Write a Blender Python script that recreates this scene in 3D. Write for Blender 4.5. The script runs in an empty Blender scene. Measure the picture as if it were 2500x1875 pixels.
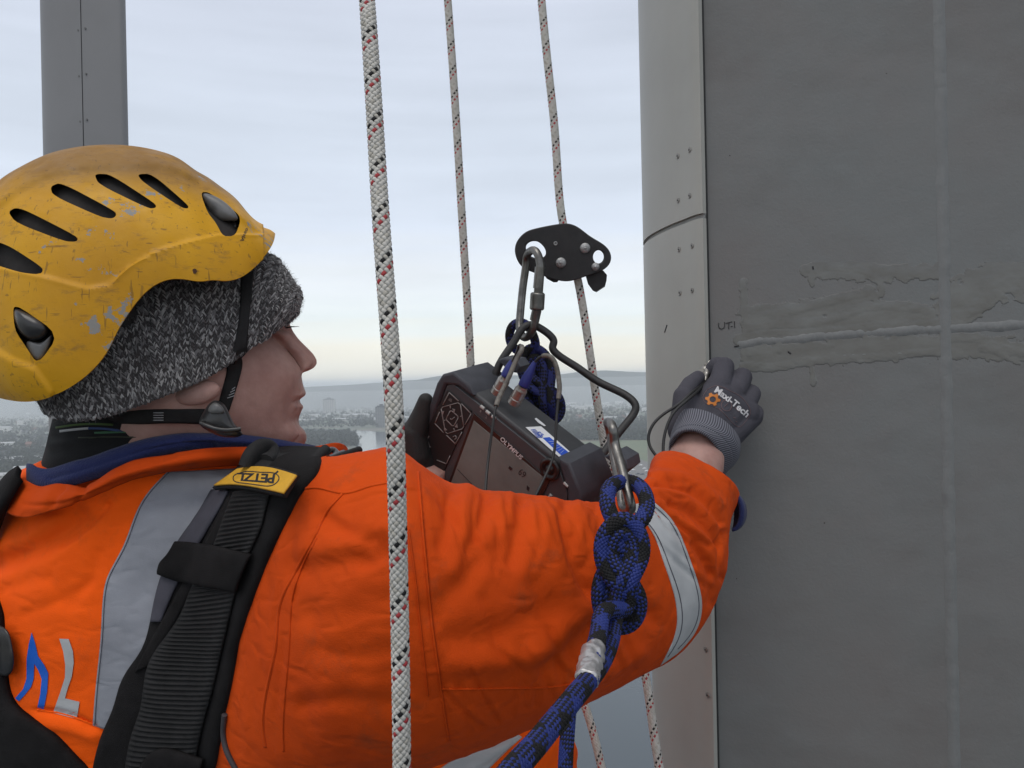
import bpy, bmesh, math, random
import numpy as np
from mathutils import Vector, Matrix
from mathutils.bvhtree import BVHTree
from mathutils import noise as mnoise
rad = math.radians
random.seed(7); rng = np.random.default_rng(7)
S = bpy.context.scene
COL = S.collection

# ------------------------------------------------------------------ camera
F, CX, CY, RHO, HZ = 1888.0, 1250.0, 937.5, rad(1.2), 90.0   # focal length and centre in photo pixels, roll, eye height
RV = np.array((math.cos(RHO), 0, -math.sin(RHO))); UV_ = np.array((math.sin(RHO), 0, math.cos(RHO))); FV = np.array((0., 1., 0.))
CAM = np.array((0., 0., HZ))
cd = bpy.data.cameras.new('camera'); cam = bpy.data.objects.new('camera', cd); COL.objects.link(cam)
cd.sensor_width = 36; cd.lens = 36 * F / 2500; cd.clip_start = .02; cd.clip_end = 60000
cam.matrix_world = Matrix(((RV[0], UV_[0], 0, 0), (0, 0, -1, 0), (RV[2], UV_[2], 0, HZ), (0, 0, 0, 1)))
S.camera = cam

# ------------------------------------------------------------------ sky, sun, exposure
W = bpy.data.worlds.new('World'); S.world = W; W.use_nodes = True
SUN_EL, SUN_AZ = rad(64), rad(205)          # soft light from high up, behind the camera and a little left
def build_world():
    nt = W.node_tree; nt.nodes.clear(); N = nt.nodes.new; L = nt.links.new
    out = N('ShaderNodeOutputWorld'); bg = N('ShaderNodeBackground')
    sky = N('ShaderNodeTexSky'); sky.sky_type = 'NISHITA'; sky.sun_disc = False
    sky.sun_elevation = SUN_EL; sky.sun_rotation = SUN_AZ; sky.air_density = 1.0; sky.dust_density = 3
    tc = N('ShaderNodeTexCoord'); sep = N('ShaderNodeSeparateXYZ'); L(tc.outputs['Generated'], sep.inputs[0])
    # thin cloud layers: long level streaks whose height wavers
    mp = N('ShaderNodeMapping'); mp.inputs['Scale'].default_value = (1.2, 1.2, 26); L(tc.outputs['Generated'], mp.inputs[0])
    n1 = N('ShaderNodeTexNoise'); n1.inputs['Scale'].default_value = 1.6; n1.inputs['Detail'].default_value = 5; n1.inputs['Roughness'].default_value = .5; L(mp.outputs[0], n1.inputs['Vector'])
    mp2 = N('ShaderNodeMapping'); mp2.inputs['Scale'].default_value = (2, 2, 7); L(tc.outputs['Generated'], mp2.inputs[0])
    n2 = N('ShaderNodeTexNoise'); n2.inputs['Scale'].default_value = 2.0; n2.inputs['Detail'].default_value = 4; L(mp2.outputs[0], n2.inputs['Vector'])
    ramp = N('ShaderNodeValToRGB'); el = ramp.color_ramp
    wob = N('ShaderNodeMath'); wob.operation = 'MULTIPLY_ADD'; L(n1.outputs[0], wob.inputs[0]); wob.inputs[1].default_value = .085; L(sep.outputs['Z'], wob.inputs[2])
    sh = N('ShaderNodeMath'); sh.operation = 'SUBTRACT'; L(wob.outputs[0], sh.inputs[0]); sh.inputs[1].default_value = .0425
    L(sh.outputs[0], ramp.inputs[0])
    stops = [(0, (.78, .79, .76)), (.02, (1.02, .965, .82)), (.05, (.965, .95, .845)), (.085, (.83, .90, .91)), (.14, (.82, .87, .925)), (.2, (.70, .77, .88)), (.3, (.635, .70, .80)), (.45, (.605, .655, .76)), (.62, (.70, .71, .76)), (1, (.75, .75, .77))]
    el.elements[0].position = 0; el.elements[0].color = (*stops[0][1], 1); el.elements[1].position = 1; el.elements[1].color = (*stops[-1][1], 1)
    for p, c in stops[1:-1]:
        e = el.elements.new(p); e.color = (*c, 1)
    mr = N('ShaderNodeMapRange'); L(n2.outputs[0], mr.inputs[0]); mr.inputs[1].default_value = .3; mr.inputs[2].default_value = .7; mr.inputs[3].default_value = .955; mr.inputs[4].default_value = 1.045
    mr1 = N('ShaderNodeMapRange'); L(n1.outputs[0], mr1.inputs[0]); mr1.inputs[1].default_value = .3; mr1.inputs[2].default_value = .7; mr1.inputs[3].default_value = .955; mr1.inputs[4].default_value = 1.04
    ml = N('ShaderNodeMath'); ml.operation = 'MULTIPLY'; L(mr.outputs[0], ml.inputs[0]); L(mr1.outputs[0], ml.inputs[1])
    mul = N('ShaderNodeMix'); mul.data_type = 'RGBA'; mul.blend_type = 'MULTIPLY'; mul.inputs[0].default_value = 1
    L(ramp.outputs[0], mul.inputs[6]); L(ml.outputs[0], mul.inputs[7])
    sc = N('ShaderNodeMix'); sc.data_type = 'RGBA'; sc.blend_type = 'MIX'; sc.inputs[0].default_value = .93
    dim = N('ShaderNodeVectorMath'); dim.operation = 'SCALE'; dim.inputs['Scale'].default_value = .09; L(sky.outputs[0], dim.inputs[0])
    L(dim.outputs[0], sc.inputs[6]); L(mul.outputs[2], sc.inputs[7])
    L(sc.outputs[2], bg.inputs[0]); bg.inputs[1].default_value = 1.14
    L(bg.outputs[0], out.inputs[0])
build_world()
sd = bpy.data.lights.new('sun', 'SUN'); sd.energy = 1.15; sd.angle = rad(35); sd.color = (1, .965, .91)
sun = bpy.data.objects.new('sun', sd); COL.objects.link(sun)
_d = Vector((math.sin(SUN_AZ) * math.cos(SUN_EL), math.cos(SUN_AZ) * math.cos(SUN_EL), math.sin(SUN_EL)))
sun.rotation_euler = (-_d).to_track_quat('-Z', 'Y').to_euler()
vs = S.view_settings; vs.view_transform = 'Standard'; vs.look = 'None'; vs.exposure = 0.0; vs.gamma = 1; vs.use_curve_mapping = False
S.cycles.max_bounces = 8; S.cycles.diffuse_bounces = 3; S.cycles.glossy_bounces = 3; S.cycles.transparent_max_bounces = 12
S.cycles.volume_bounces = 3; S.cycles.use_denoising = True

# ------------------------------------------------------------------ helpers
def P(x, y, d): return CAM + RV * ((x - CX) / F * d) + UV_ * ((CY - y) / F * d) + FV * d
def PA(a):
    a = np.asarray(a, float); d = a[..., 2:3]
    return CAM + RV * ((a[..., 0:1] - CX) / F * d) + UV_ * ((CY - a[..., 1:2]) / F * d) + FV * d
def pix(w):
    w = np.asarray(w, float) - CAM; d = w @ FV
    return np.stack([CX + F * (w @ RV) / d, CY - F * (w @ UV_) / d, d], -1)
def ray(x, y):
    v = RV * ((x - CX) / F) + UV_ * ((CY - y) / F) + FV; return v / np.linalg.norm(v)
def nrm(v): v = np.asarray(v, float); return v / max(np.linalg.norm(v), 1e-12)
def on_plane(px, o, n, off=0.0):      # where the sight lines through these points meet a plane
    o = np.asarray(o) + np.asarray(n) * off; res = []
    for x, y in px:
        r = ray(x, y); t = np.dot(o - CAM, n) / np.dot(r, n); res.append(CAM + r * t)
    return np.array(res)
def ground(x, y, z=0.0): return on_plane([(x, y)], (0, 0, z), (0, 0, 1))[0]

def spl(pts, n, closed=False, byidx=False):      # smooth curve through the points
    p = np.asarray(pts, float)
    if closed: p = np.vstack([p[-3:], p, p[:4]])
    k = len(p)
    t = np.arange(k, dtype=float) if byidx else np.r_[0, np.cumsum(np.maximum(np.linalg.norm(np.diff(p, axis=0), axis=1) ** .75, 1e-9))]
    if closed: q = np.linspace(t[3], t[k - 4], n, endpoint=False)
    else: q = np.linspace(t[0], t[-1], n)
    if k == 2: return p[0] + (p[1] - p[0]) * ((q - t[0]) / (t[1] - t[0]))[:, None]
    h = np.diff(t); A = np.zeros((k, k)); B = np.zeros_like(p); A[0, 0] = A[-1, -1] = 1
    for i in range(1, k - 1):
        A[i, i - 1] = h[i - 1]; A[i, i] = 2 * (h[i - 1] + h[i]); A[i, i + 1] = h[i]
        B[i] = 6 * ((p[i + 1] - p[i]) / h[i] - (p[i] - p[i - 1]) / h[i - 1])
    m = np.linalg.solve(A, B); j = np.clip(np.searchsorted(t, q, 'right') - 1, 0, k - 2)
    a = (t[j + 1] - q)[:, None]; b = (q - t[j])[:, None]; hj = h[j][:, None]
    return (m[j] * a ** 3 + m[j + 1] * b ** 3) / (6 * hj) + (p[j] / hj - m[j] * hj / 6) * a + (p[j + 1] / hj - m[j + 1] * hj / 6) * b
def lin(pts, n):
    p = np.asarray(pts, float); t = np.r_[0, np.cumsum(np.linalg.norm(np.diff(p, axis=0), axis=1))]; q = np.linspace(0, t[-1], n)
    return np.stack([np.interp(q, t, p[:, i]) for i in range(p.shape[1])], -1)
def patch(ctrl, nu, nv):              # smooth surface through a net of control points
    c = np.asarray(ctrl, float); a = np.stack([spl(r, nv, byidx=True) for r in c])
    return np.stack([spl(a[:, j], nu, byidx=True) for j in range(nv)], 1)
def gfaces(nu, nv, cu=False, cv=False, off=0):
    f = []
    for i in range(nu if cu else nu - 1):
        i2 = (i + 1) % nu
        for j in range(nv if cv else nv - 1):
            j2 = (j + 1) % nv; f.append((off + i * nv + j, off + i2 * nv + j, off + i2 * nv + j2, off + i * nv + j2))
    return f
def gnormals(G, cu=False, cv=False, toward=None):
    du = (np.roll(G, -1, 0) - np.roll(G, 1, 0)); dv = (np.roll(G, -1, 1) - np.roll(G, 1, 1))
    if not cu: du[0] = G[1] - G[0]; du[-1] = G[-1] - G[-2]
    if not cv: dv[:, 0] = G[:, 1] - G[:, 0]; dv[:, -1] = G[:, -1] - G[:, -2]
    n = np.cross(du, dv); n /= np.maximum(np.linalg.norm(n, axis=-1, keepdims=True), 1e-12)
    if toward is not None:
        if np.mean(np.sum(n * (np.asarray(toward) - G), -1)) < 0: n = -n
    return n

def prop(o, label=None, cat=None, group=None, kind=None):
    for k, v in (('label', label), ('category', cat), ('group', group), ('kind', kind)):
        if v: o[k] = v
    return o
def thing(name, base, label, cat, group=None):
    o = bpy.data.objects.new(name, None); COL.objects.link(o); o.location = base; o.empty_display_size = .02
    return prop(o, label, cat, group)
def wloc(o):
    v = np.zeros(3)
    while o is not None: v = v + np.array(o.location); o = o.parent
    return v
def mesh(name, V, Fc, mat, parent=None, smooth=True, uv=None, origin=None, mi=None, sharp=None):
    V = np.asarray(V, float).reshape(-1, 3)
    if parent is not None: base = wloc(parent); loc = (0, 0, 0)
    else:
        base = np.array(origin) if origin is not None else np.array((*(V[:, :2].min(0) + V[:, :2].max(0)) / 2, V[:, 2].min())); loc = base
    me = bpy.data.meshes.new(name); me.from_pydata((V - base).tolist(), [], [tuple(map(int, f)) for f in Fc])
    for m in (mat if isinstance(mat, (list, tuple)) else [mat]): me.materials.append(m)
    if mi is not None: me.polygons.foreach_set('material_index', np.asarray(mi, np.int32))
    if smooth: me.polygons.foreach_set('use_smooth', np.ones(len(me.polygons), bool))
    if uv is not None:
        l = me.uv_layers.new(name='UVMap'); vi = np.zeros(len(me.loops), np.int32); me.loops.foreach_get('vertex_index', vi)
        l.data.foreach_set('uv', np.asarray(uv, float).reshape(-1, 2)[vi].ravel())
    me.update()
    o = bpy.data.objects.new(name, me); COL.objects.link(o); o.location = loc
    if parent is not None: o.parent = parent
    if sharp: shade_angle(o, sharp)
    return o
def shade_angle(o, deg):
    me = o.data; bm = bmesh.new(); bm.from_mesh(me); c = math.cos(rad(deg))
    for e in bm.edges:
        if len(e.link_faces) == 2: e.smooth = e.link_faces[0].normal.dot(e.link_faces[1].normal) > c
    for f in bm.faces: f.smooth = True
    bm.to_mesh(me); bm.free()
def shell(G, t, N=None, cu=False):      # a sheet with real thickness: front grid, back grid and closed edges
    G = np.asarray(G); nu, nv = G.shape[:2]
    if N is None: N = gnormals(G, cu, toward=CAM)
    B = G - N * t; V = np.vstack([G.reshape(-1, 3), B.reshape(-1, 3)]); n = nu * nv
    f = gfaces(nu, nv, cu) + [tuple(reversed(q)) for q in gfaces(nu, nv, cu, off=n)]
    for i in range(nu if cu else nu - 1):
        i2 = (i + 1) % nu
        f += [(i * nv, i * nv + n, i2 * nv + n, i2 * nv), (i * nv + nv - 1, i2 * nv + nv - 1, i2 * nv + nv - 1 + n, i * nv + nv - 1 + n)]
    if not cu:
        for j in range(nv - 1):
            f += [(j, j + 1, j + 1 + n, j + n), ((nu - 1) * nv + j, (nu - 1) * nv + j + n, (nu - 1) * nv + j + 1 + n, (nu - 1) * nv + j + 1)]
    return V, f
def frames(p, closed=False, ref=None):
    p = np.asarray(p); T = np.gradient(p, axis=0)
    if closed: T = np.roll(p, -1, 0) - np.roll(p, 1, 0)
    T /= np.maximum(np.linalg.norm(T, axis=1, keepdims=True), 1e-12)
    a = np.array((0, -1., .2)) if ref is None else np.asarray(ref, float)
    if abs(np.dot(nrm(a), T[0])) > .95: a = np.array((1., 0, 0))
    A = np.zeros_like(p); v = nrm(a - T[0] * np.dot(a, T[0])); A[0] = v
    for i in range(1, len(p)):
        v = v - T[i] * np.dot(v, T[i]); v = nrm(v); A[i] = v
    return T, A, np.cross(T, A)
def tube_vf(p, r, n=10, closed=False, caps=True, flat=1.0, ref=None):
    p = np.asarray(p, float); k = len(p); T, A, B = frames(p, closed, ref); r = np.broadcast_to(np.asarray(r, float), (k,))
    th = np.linspace(0, 2 * math.pi, n, endpoint=False)
    G = p[:, None] + r[:, None, None] * (np.cos(th)[None, :, None] * A[:, None] * flat + np.sin(th)[None, :, None] * B[:, None])
    f = gfaces(k, n, closed, True); V = G.reshape(-1, 3)
    if caps and not closed: f += [tuple(range(n)), tuple(range((k - 1) * n, k * n))[::-1]]
    return V, f
def tube(name, p, r, mat, parent=None, n=10, closed=False, **kw):
    V, f = tube_vf(p, r, n, closed, **{k: v for k, v in kw.items() if k in ('caps', 'flat', 'ref')}); o = mesh(name, V, f, mat, parent)
    if not closed: shade_angle(o, 60)
    return o
class Acc:                              # collects pieces of ONE part
    def __init__(s): s.V = []; s.F = []; s.n = 0; s.M = []
    def add(s, V, f, m=0):
        V = np.asarray(V).reshape(-1, 3); s.V.append(V); s.F += [tuple(i + s.n for i in q) for q in f]; s.M += [m] * len(f); s.n += len(V)
    def build(s, name, mat, parent=None, **kw): return mesh(name, np.vstack(s.V), s.F, mat, parent, mi=s.M, **kw)
def evaluated(o):                       # bake the modifiers of an object into its mesh
    dg = bpy.context.evaluated_depsgraph_get(); me = bpy.data.meshes.new_from_object(o.evaluated_get(dg)); old = o.data
    o.modifiers.clear(); o.data = me; bpy.data.meshes.remove(old); return o
def bvh_of(objs):
    V = []; Fc = []; n = 0
    for o in objs:
        b = wloc(o); vs_ = np.zeros(len(o.data.vertices) * 3); o.data.vertices.foreach_get('co', vs_); vs_ = vs_.reshape(-1, 3) + b
        V.append(vs_); Fc += [tuple(i + n for i in p.vertices) for p in o.data.polygons]; n += len(vs_)
    return BVHTree.FromPolygons(np.vstack(V).tolist(), Fc)
def drop(px, tree, off=.0, dflt=.8):      # lay points on a surface already built, along the sight line, lifted by off
    px = np.asarray(px, float); sh = px.shape[:-1]; q = px.reshape(-1, px.shape[-1]); out = np.zeros((len(q), 3)); last = dflt
    for i, a in enumerate(q):
        r = ray(a[0], a[1]); h = tree.ray_cast(Vector(CAM), Vector(r))
        if h[0] is not None: last = h[3]
        out[i] = CAM + r * (last - off)
    return out.reshape(*sh, 3)
def ribbon_px(a, b, nu, nv):            # grid between two traced edges
    A = spl(a, nu); B = spl(b, nu); t = np.linspace(0, 1, nv)[None, :, None]; return A[:, None] * (1 - t) + B[:, None] * t
def laid(name, a, b, tree, mat, parent, off=.001, t=.0015, nu=40, nv=8, **kw):     # a strip sewn on a surface
    G = drop(ribbon_px(a, b, nu, nv), tree, off); V, f = shell(G, t); return mesh(name, V, f, mat, parent, **kw)
def line_px(pts, w, n=60):              # two edges either side of a traced line
    c = spl(pts, n); t = np.gradient(c, axis=0); t /= np.linalg.norm(t, axis=1, keepdims=True) + 1e-9; q = np.stack([-t[:, 1], t[:, 0]], -1) * w / 2
    return c - q, c + q
def seam(name, pts, w, tree, mat, parent, off=.0008, t=.001, n=60):
    a, b = line_px(pts, w, n); G = drop(np.stack([a, (a + b) / 2, b], 1), tree, off); V, f = shell(G, t); return mesh(name, V, f, mat, parent)
def seg_dist(q, pts):
    d = np.full(len(q), 1e9); p = np.asarray(pts, float)
    for a, b in zip(p[:-1], p[1:]):
        ab = b - a; t = np.clip(((q - a) @ ab) / max(ab @ ab, 1e-9), 0, 1); d = np.minimum(d, np.linalg.norm(q - (a + t[:, None] * ab), axis=1))
    return d
def sculpt(G, N, strokes, face=True):   # push folds into a surface: (line, width px, height m)
    q = pix(G.reshape(-1, 3)); n = N.reshape(-1, 3); v = G.reshape(-1, 3) - CAM; m = (np.sum(n * v, -1) < 0).astype(float) if face else 1.0; h = np.zeros(len(q))
    for pts, w, a in strokes:
        c = spl(pts, 24 if w > 9 else 10) if len(pts) > 2 else np.asarray(pts, float)
        d = seg_dist(q[:, :2], c); h += a * np.exp(-(d / w) ** 2)
    return G + (N.reshape(-1, 3) * (h * m)[:, None]).reshape(G.shape)
def fbm(p, sc, oct=3):
    p = np.asarray(p).reshape(-1, 3) * sc; return np.array([mnoise.fractal(Vector(v), 1.0, 2.0, oct) for v in p])
def outline(polys, t, bevel, M4, name, mat, parent=None, holes=(), smooth=True):   # flat plate with holes, thickness and bevelled rims
    cu = bpy.data.curves.new(name, 'CURVE'); cu.dimensions = '2D'; cu.fill_mode = 'BOTH'; cu.extrude = max(t / 2 - bevel, 0); cu.bevel_depth = bevel; cu.bevel_resolution = 2; cu.offset = -bevel
    for pl in list(polys) + list(holes):
        s = cu.splines.new('POLY'); s.points.add(len(pl) - 1); s.use_cyclic_u = True
        for q, (x, y) in zip(s.points, pl): q.co = (x, y, 0, 1)
    tmp = bpy.data.objects.new(name, cu); COL.objects.link(tmp); dg = bpy.context.evaluated_depsgraph_get(); me = bpy.data.meshes.new_from_object(tmp.evaluated_get(dg))
    V = np.zeros(len(me.vertices) * 3); me.vertices.foreach_get('co', V); V = V.reshape(-1, 3); Fc = [tuple(p.vertices) for p in me.polygons]
    bpy.data.objects.remove(tmp); bpy.data.curves.remove(cu); bpy.data.meshes.remove(me)
    V = V @ np.array(M4)[:3, :3].T + np.array(M4)[:3, 3]; o = mesh(name, V, Fc, mat, parent, smooth=False)
    if smooth: shade_angle(o, 40)
    return o
def text2d(s, bold=0.0, spacing=1.0, shear=0.0):     # glyph shapes in a unit box
    cu = bpy.data.curves.new('t', 'FONT'); cu.body = s; cu.offset = bold; cu.space_character = spacing; cu.shear = shear; cu.resolution_u = 4
    tmp = bpy.data.objects.new('t', cu); COL.objects.link(tmp); dg = bpy.context.evaluated_depsgraph_get(); me = bpy.data.meshes.new_from_object(tmp.evaluated_get(dg))
    V = np.array([v.co[:2] for v in me.vertices]); Fc = [tuple(p.vertices) for p in me.polygons]
    bpy.data.objects.remove(tmp); bpy.data.curves.remove(cu); bpy.data.meshes.remove(me)
    lo = V.min(0); hi = V.max(0); return (V - lo) / (hi - lo), Fc
def quadmap(uv, q):                     # unit box into four traced corners: bottom left, bottom right, top right, top left
    q = np.asarray(q, float); u = uv[:, :1]; v = uv[:, 1:2]; return q[0] * (1 - u) * (1 - v) + q[1] * u * (1 - v) + q[2] * u * v + q[3] * (1 - u) * v
def fan(V):                             # closed flat polygon to faces
    from mathutils.geometry import tessellate_polygon
    return [tuple(t) for t in tessellate_polygon([[Vector((*p, 0)) for p in V]])]

# ------------------------------------------------------------------ materials
def mat(name, col, rough=.6, var=0.0, vscale=15, col2=None, bump=0.0, bscale=300, metal=0.0, spec=.5, coords='Object', detail=4, stretch=None, sheen=0.0, coat=0.0):
    m = bpy.data.materials.new(name); m.use_nodes = True; nt = m.node_tree; b = nt.nodes['Principled BSDF']; N = nt.nodes.new; L = nt.links.new
    b.inputs['Base Color'].default_value = (*col, 1); b.inputs['Roughness'].default_value = rough; b.inputs['Metallic'].default_value = metal; b.inputs['Specular IOR Level'].default_value = spec
    b.inputs['Sheen Weight'].default_value = sheen; b.inputs['Coat Weight'].default_value = coat; b.inputs['Coat Roughness'].default_value = .15
    if var or bump or col2:
        tc = N('ShaderNodeTexCoord'); src = tc.outputs[coords]
        if stretch: mp = N('ShaderNodeMapping'); mp.inputs['Scale'].default_value = stretch; L(src, mp.inputs[0]); src = mp.outputs[0]
    if var or col2:
        n = N('ShaderNodeTexNoise'); n.inputs['Scale'].default_value = vscale; n.inputs['Detail'].default_value = detail; n.inputs['Roughness'].default_value = .6; L(src, n.inputs['Vector'])
        mr = N('ShaderNodeMapRange'); mr.inputs[1].default_value = .3; mr.inputs[2].default_value = .7; L(n.outputs[0], mr.inputs[0])
        mx = N('ShaderNodeMix'); mx.data_type = 'RGBA'; L(mr.outputs[0], mx.inputs[0])
        c2 = col2 if col2 else tuple(min(1, c * (1 + var)) for c in col); c1 = col if col2 else tuple(c * (1 - var) for c in col)
        mx.inputs[6].default_value = (*c1, 1); mx.inputs[7].default_value = (*c2, 1); L(mx.outputs[2], b.inputs['Base Color'])
    if bump:
        n = N('ShaderNodeTexNoise'); n.inputs['Scale'].default_value = bscale; n.inputs['Detail'].default_value = 3; L(src, n.inputs['Vector'])
        bp = N('ShaderNodeBump'); bp.inputs['Strength'].default_value = bump; bp.inputs['Distance'].default_value = .002; L(n.outputs[0], bp.inputs['Height']); L(bp.outputs[0], b.inputs['Normal'])
    return m
def bsdf(m): return m.node_tree.nodes['Principled BSDF']
# ================================================================== the land far below
def ground_material():
    m = mat('land', (.10, .105, .085), .95); nt = m.node_tree; b = bsdf(m); N = nt.nodes.new; L = nt.links.new
    tc = N('ShaderNodeTexCoord')
    def noise(s, d=4, st=None):
        n = N('ShaderNodeTexNoise'); n.inputs['Scale'].default_value = s; n.inputs['Detail'].default_value = d; n.inputs['Roughness'].default_value = .6
        if st: mp = N('ShaderNodeMapping'); mp.inputs['Scale'].default_value = st; L(tc.outputs['Object'], mp.inputs[0]); L(mp.outputs[0], n.inputs['Vector'])
        else: L(tc.outputs['Object'], n.inputs['Vector'])
        return n
    r = N('ShaderNodeValToRGB'); L(noise(.008, 6).outputs[0], r.inputs[0]); e = r.color_ramp.elements
    e[0].position = .3; e[0].color = (.045, .05, .045, 1); e[1].position = .7; e[1].color = (.19, .155, .10, 1)
    for p, c in ((.42, (.07, .09, .06)), (.5, (.11, .135, .085)), (.58, (.12, .11, .085))):
        k = e.new(p); k.color = (*c, 1)
    v = N('ShaderNodeTexVoronoi'); v.inputs['Scale'].default_value = .05; L(tc.outputs['Object'], v.inputs['Vector'])
    mx = N('ShaderNodeMix'); mx.data_type = 'RGBA'; mx.blend_type = 'MIX'; mx.inputs[0].default_value = .25; L(r.outputs[0], mx.inputs[6])
    hs = N('ShaderNodeHueSaturation'); hs.inputs['Saturation'].default_value = .25; hs.inputs['Value'].default_value = .28; L(v.outputs['Color'], hs.inputs['Color']); L(hs.outputs[0], mx.inputs[7])
    L(mx.outputs[2], b.inputs['Base Color']); return m
g = mesh('ground', [(-16000, -3000, 0), (16000, -3000, 0), (16000, 16000, 0), (-16000, 16000, 0)], [(0, 1, 2, 3)], ground_material(), smooth=False); prop(g, kind='structure')

water = mat('river_water', (.05, .065, .075), .12, bump=.35, bscale=.9)
for nd in water.node_tree.nodes:
    if nd.type == 'BUMP': nd.inputs['Distance'].default_value = .06
bank_a = [(2900, 1500), (2100, 1380), (1600, 1290), (1300, 1180), (1150, 1105), (1050, 1064), (900, 1052), (740, 1045), (600, 1044), (300, 1052)]
bank_b = [(300, 1060), (560, 1057), (680, 1058), (735, 1061), (800, 1068), (850, 1078), (872, 1092), (880, 1120), (800, 1180), (400, 1300), (-500, 1420)]
rv = [ground(x, y, .3) for x, y in bank_a] + [ground(x, y, .3) for x, y in bank_b] + [np.array((-220, 60, .3)), np.array((-260, -500, .3)), np.array((420, -500, .3))]
rv = np.array(rv); o = mesh('river', rv, fan(rv[:, :2]), water, smooth=False); prop(o, kind='structure')

def field(name, px, z, m):
    v = np.array([ground(x, y, z) for x, y in px]); prop(mesh(name, v, fan(v[:, :2]), m, smooth=False), kind='structure')
field('grass_field', [(1340, 1082), (1640, 1070), (1680, 1110), (1720, 1180), (1600, 1230), (1420, 1190)], .15, mat('field_grass', (.095, .135, .075), .95, col2=(.14, .15, .09), vscale=.02))
field('reed_field', [(1330, 1062), (1640, 1052), (1645, 1069), (1338, 1080)], .12, mat('field_reed', (.19, .15, .095), .95, col2=(.13, .12, .08), vscale=.03))
field('car_park', [(1470, 1140), (1560, 1120), (1640, 1150), (1660, 1180), (1500, 1185)], .22, mat('tarmac', (.12, .12, .12), .9, col2=(.16, .155, .15), vscale=.1))
# hills on the far side of the valley
def hills(name, y0, prof, depth, col):
    xs = np.array([p[0] for p in prof]); hs = np.array([p[1] for p in prof]); nx = 160
    px = np.linspace(xs[0], xs[-1], nx); hh = np.interp(px, xs, hs); X = (px - CX) / F * y0
    t = np.linspace(-1, 1, 25); G = np.zeros((nx, 25, 3))
    for i in range(nx):
        hor = CY - (px[i] - CX) * math.tan(RHO); top = max(HZ + (hor - hh[i]) / F * y0, 4)
        for j in range(25):
            f = math.cos(t[j] * math.pi / 2) ** 1.3; n = mnoise.fractal(Vector((X[i] / 900, t[j] * 2, y0 / 1000)), 1, 2, 4)
            G[i, j] = (X[i], y0 + t[j] * depth, top * f * (1 + .10 * n * abs(t[j])) + n * 8 * abs(t[j]) - 2)
    m = mat(name + '_heath', col, .95, var=.5, vscale=.004, detail=6)
    prop(mesh(name, G.reshape(-1, 3), gfaces(nx, 25), m), kind='structure')
hills('hills', 3700, [(-900, 965), (-200, 960), (0, 962), (400, 950), (700, 946), (860, 938), (960, 930), (1020, 926), (1070, 917), (1130, 912), (1250, 915), (1330, 918), (1375, 912), (1430, 905), (1480, 903), (1545, 907), (1620, 908), (1800, 915), (2200, 900), (2800, 910), (3400, 930)], 500, (.045, .055, .05))

# houses, sheds and towers of the town
wall_m = [mat('render_pale', (.42, .41, .38), .9), mat('render_grey', (.22, .22, .22), .9), mat('brick_red', (.20, .11, .085), .9), mat('render_white', (.62, .62, .60), .9)]
roof_m = [mat('slate', (.07, .072, .08), .9), mat('tile_red', (.17, .085, .065), .9), mat('tin', (.38, .39, .40), .7)]
pane_m = mat('far_glass', (.06, .07, .085), .3)
def house_mesh(key, L_, B_, H_, R_, wm, rm):
    x, y = L_ / 2, B_ / 2; e = .5
    V = [(-x, -y, -1), (x, -y, -1), (x, y, -1), (-x, y, -1), (-x, -y, H_), (x, -y, H_), (x, y, H_), (-x, y, H_), (-x, 0, H_ + R_), (x, 0, H_ + R_)]
    Fc = [(0, 1, 5, 4), (2, 3, 7, 6), (1, 2, 6, 9, 5), (3, 0, 4, 8, 7)]; mi = [0] * 4
    V += [(-x - e, -y - e, H_ - .3), (x + e, -y - e, H_ - .3), (x + e, 0, H_ + R_ + .25), (-x - e, 0, H_ + R_ + .25), (x + e, y + e, H_ - .3), (-x - e, y + e, H_ - .3)]
    Fc += [(10, 11, 12, 13), (12, 4 + 10, 15, 13)]; mi += [1, 1]
    # windows stand proud of the front by a few centimetres
    for side in (-1, 1):
        for k in range(max(2, int(L_ / 4))):
            for s in range(max(1, int(H_ / 3))):
                cx = -x + L_ * (k + .5) / max(2, int(L_ / 4)); cz = 1.6 + 2.8 * s; n = len(V); yy = side * (y + .05)
                V += [(cx - .6, yy, cz - .6), (cx + .6, yy, cz - .6), (cx + .6, yy, cz + .6), (cx - .6, yy, cz + .6)]; Fc.append((n, n + 1, n + 2, n + 3)); mi.append(2)
    me = bpy.data.meshes.new(key); me.from_pydata(V, [], Fc)
    for m_ in (wm, rm, pane_m): me.materials.append(m_)
    me.polygons.foreach_set('material_index', mi); me.update(); return me
HM = {'pale': house_mesh('house_pale', 11, 8, 5.5, 3, wall_m[0], roof_m[0]), 'red': house_mesh('house_red', 14, 8.5, 5.8, 3.2, wall_m[2], roof_m[1]), 'grey': house_mesh('house_grey', 12, 8, 5.6, 3, wall_m[1], roof_m[0]),
      'white': house_mesh('block_white', 30, 12, 11, 1.5, wall_m[3], roof_m[2]), 'shed': house_mesh('shed', 46, 20, 6, 2, wall_m[0], roof_m[2])}
HL = {'pale': ('small pale rendered house with slate roof among the hazy suburb', 'house', 'pale houses of the far suburb'), 'red': ('small red brick house with tiled roof among the hazy suburb', 'house', 'red brick houses of the far suburb'),
      'grey': ('small grey house with dark roof among the hazy suburb', 'house', 'grey houses of the far suburb'), 'white': ('long white apartment block standing in the hazy town', 'apartment block', 'white blocks of the far town'),
      'shed': ('long low pale shed with metal roof in the hazy town', 'shed', 'sheds of the far town')}
HN = {'pale': 'house', 'red': 'brick_house', 'grey': 'grey_house', 'white': 'apartment_block', 'shed': 'industrial_shed'}
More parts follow.
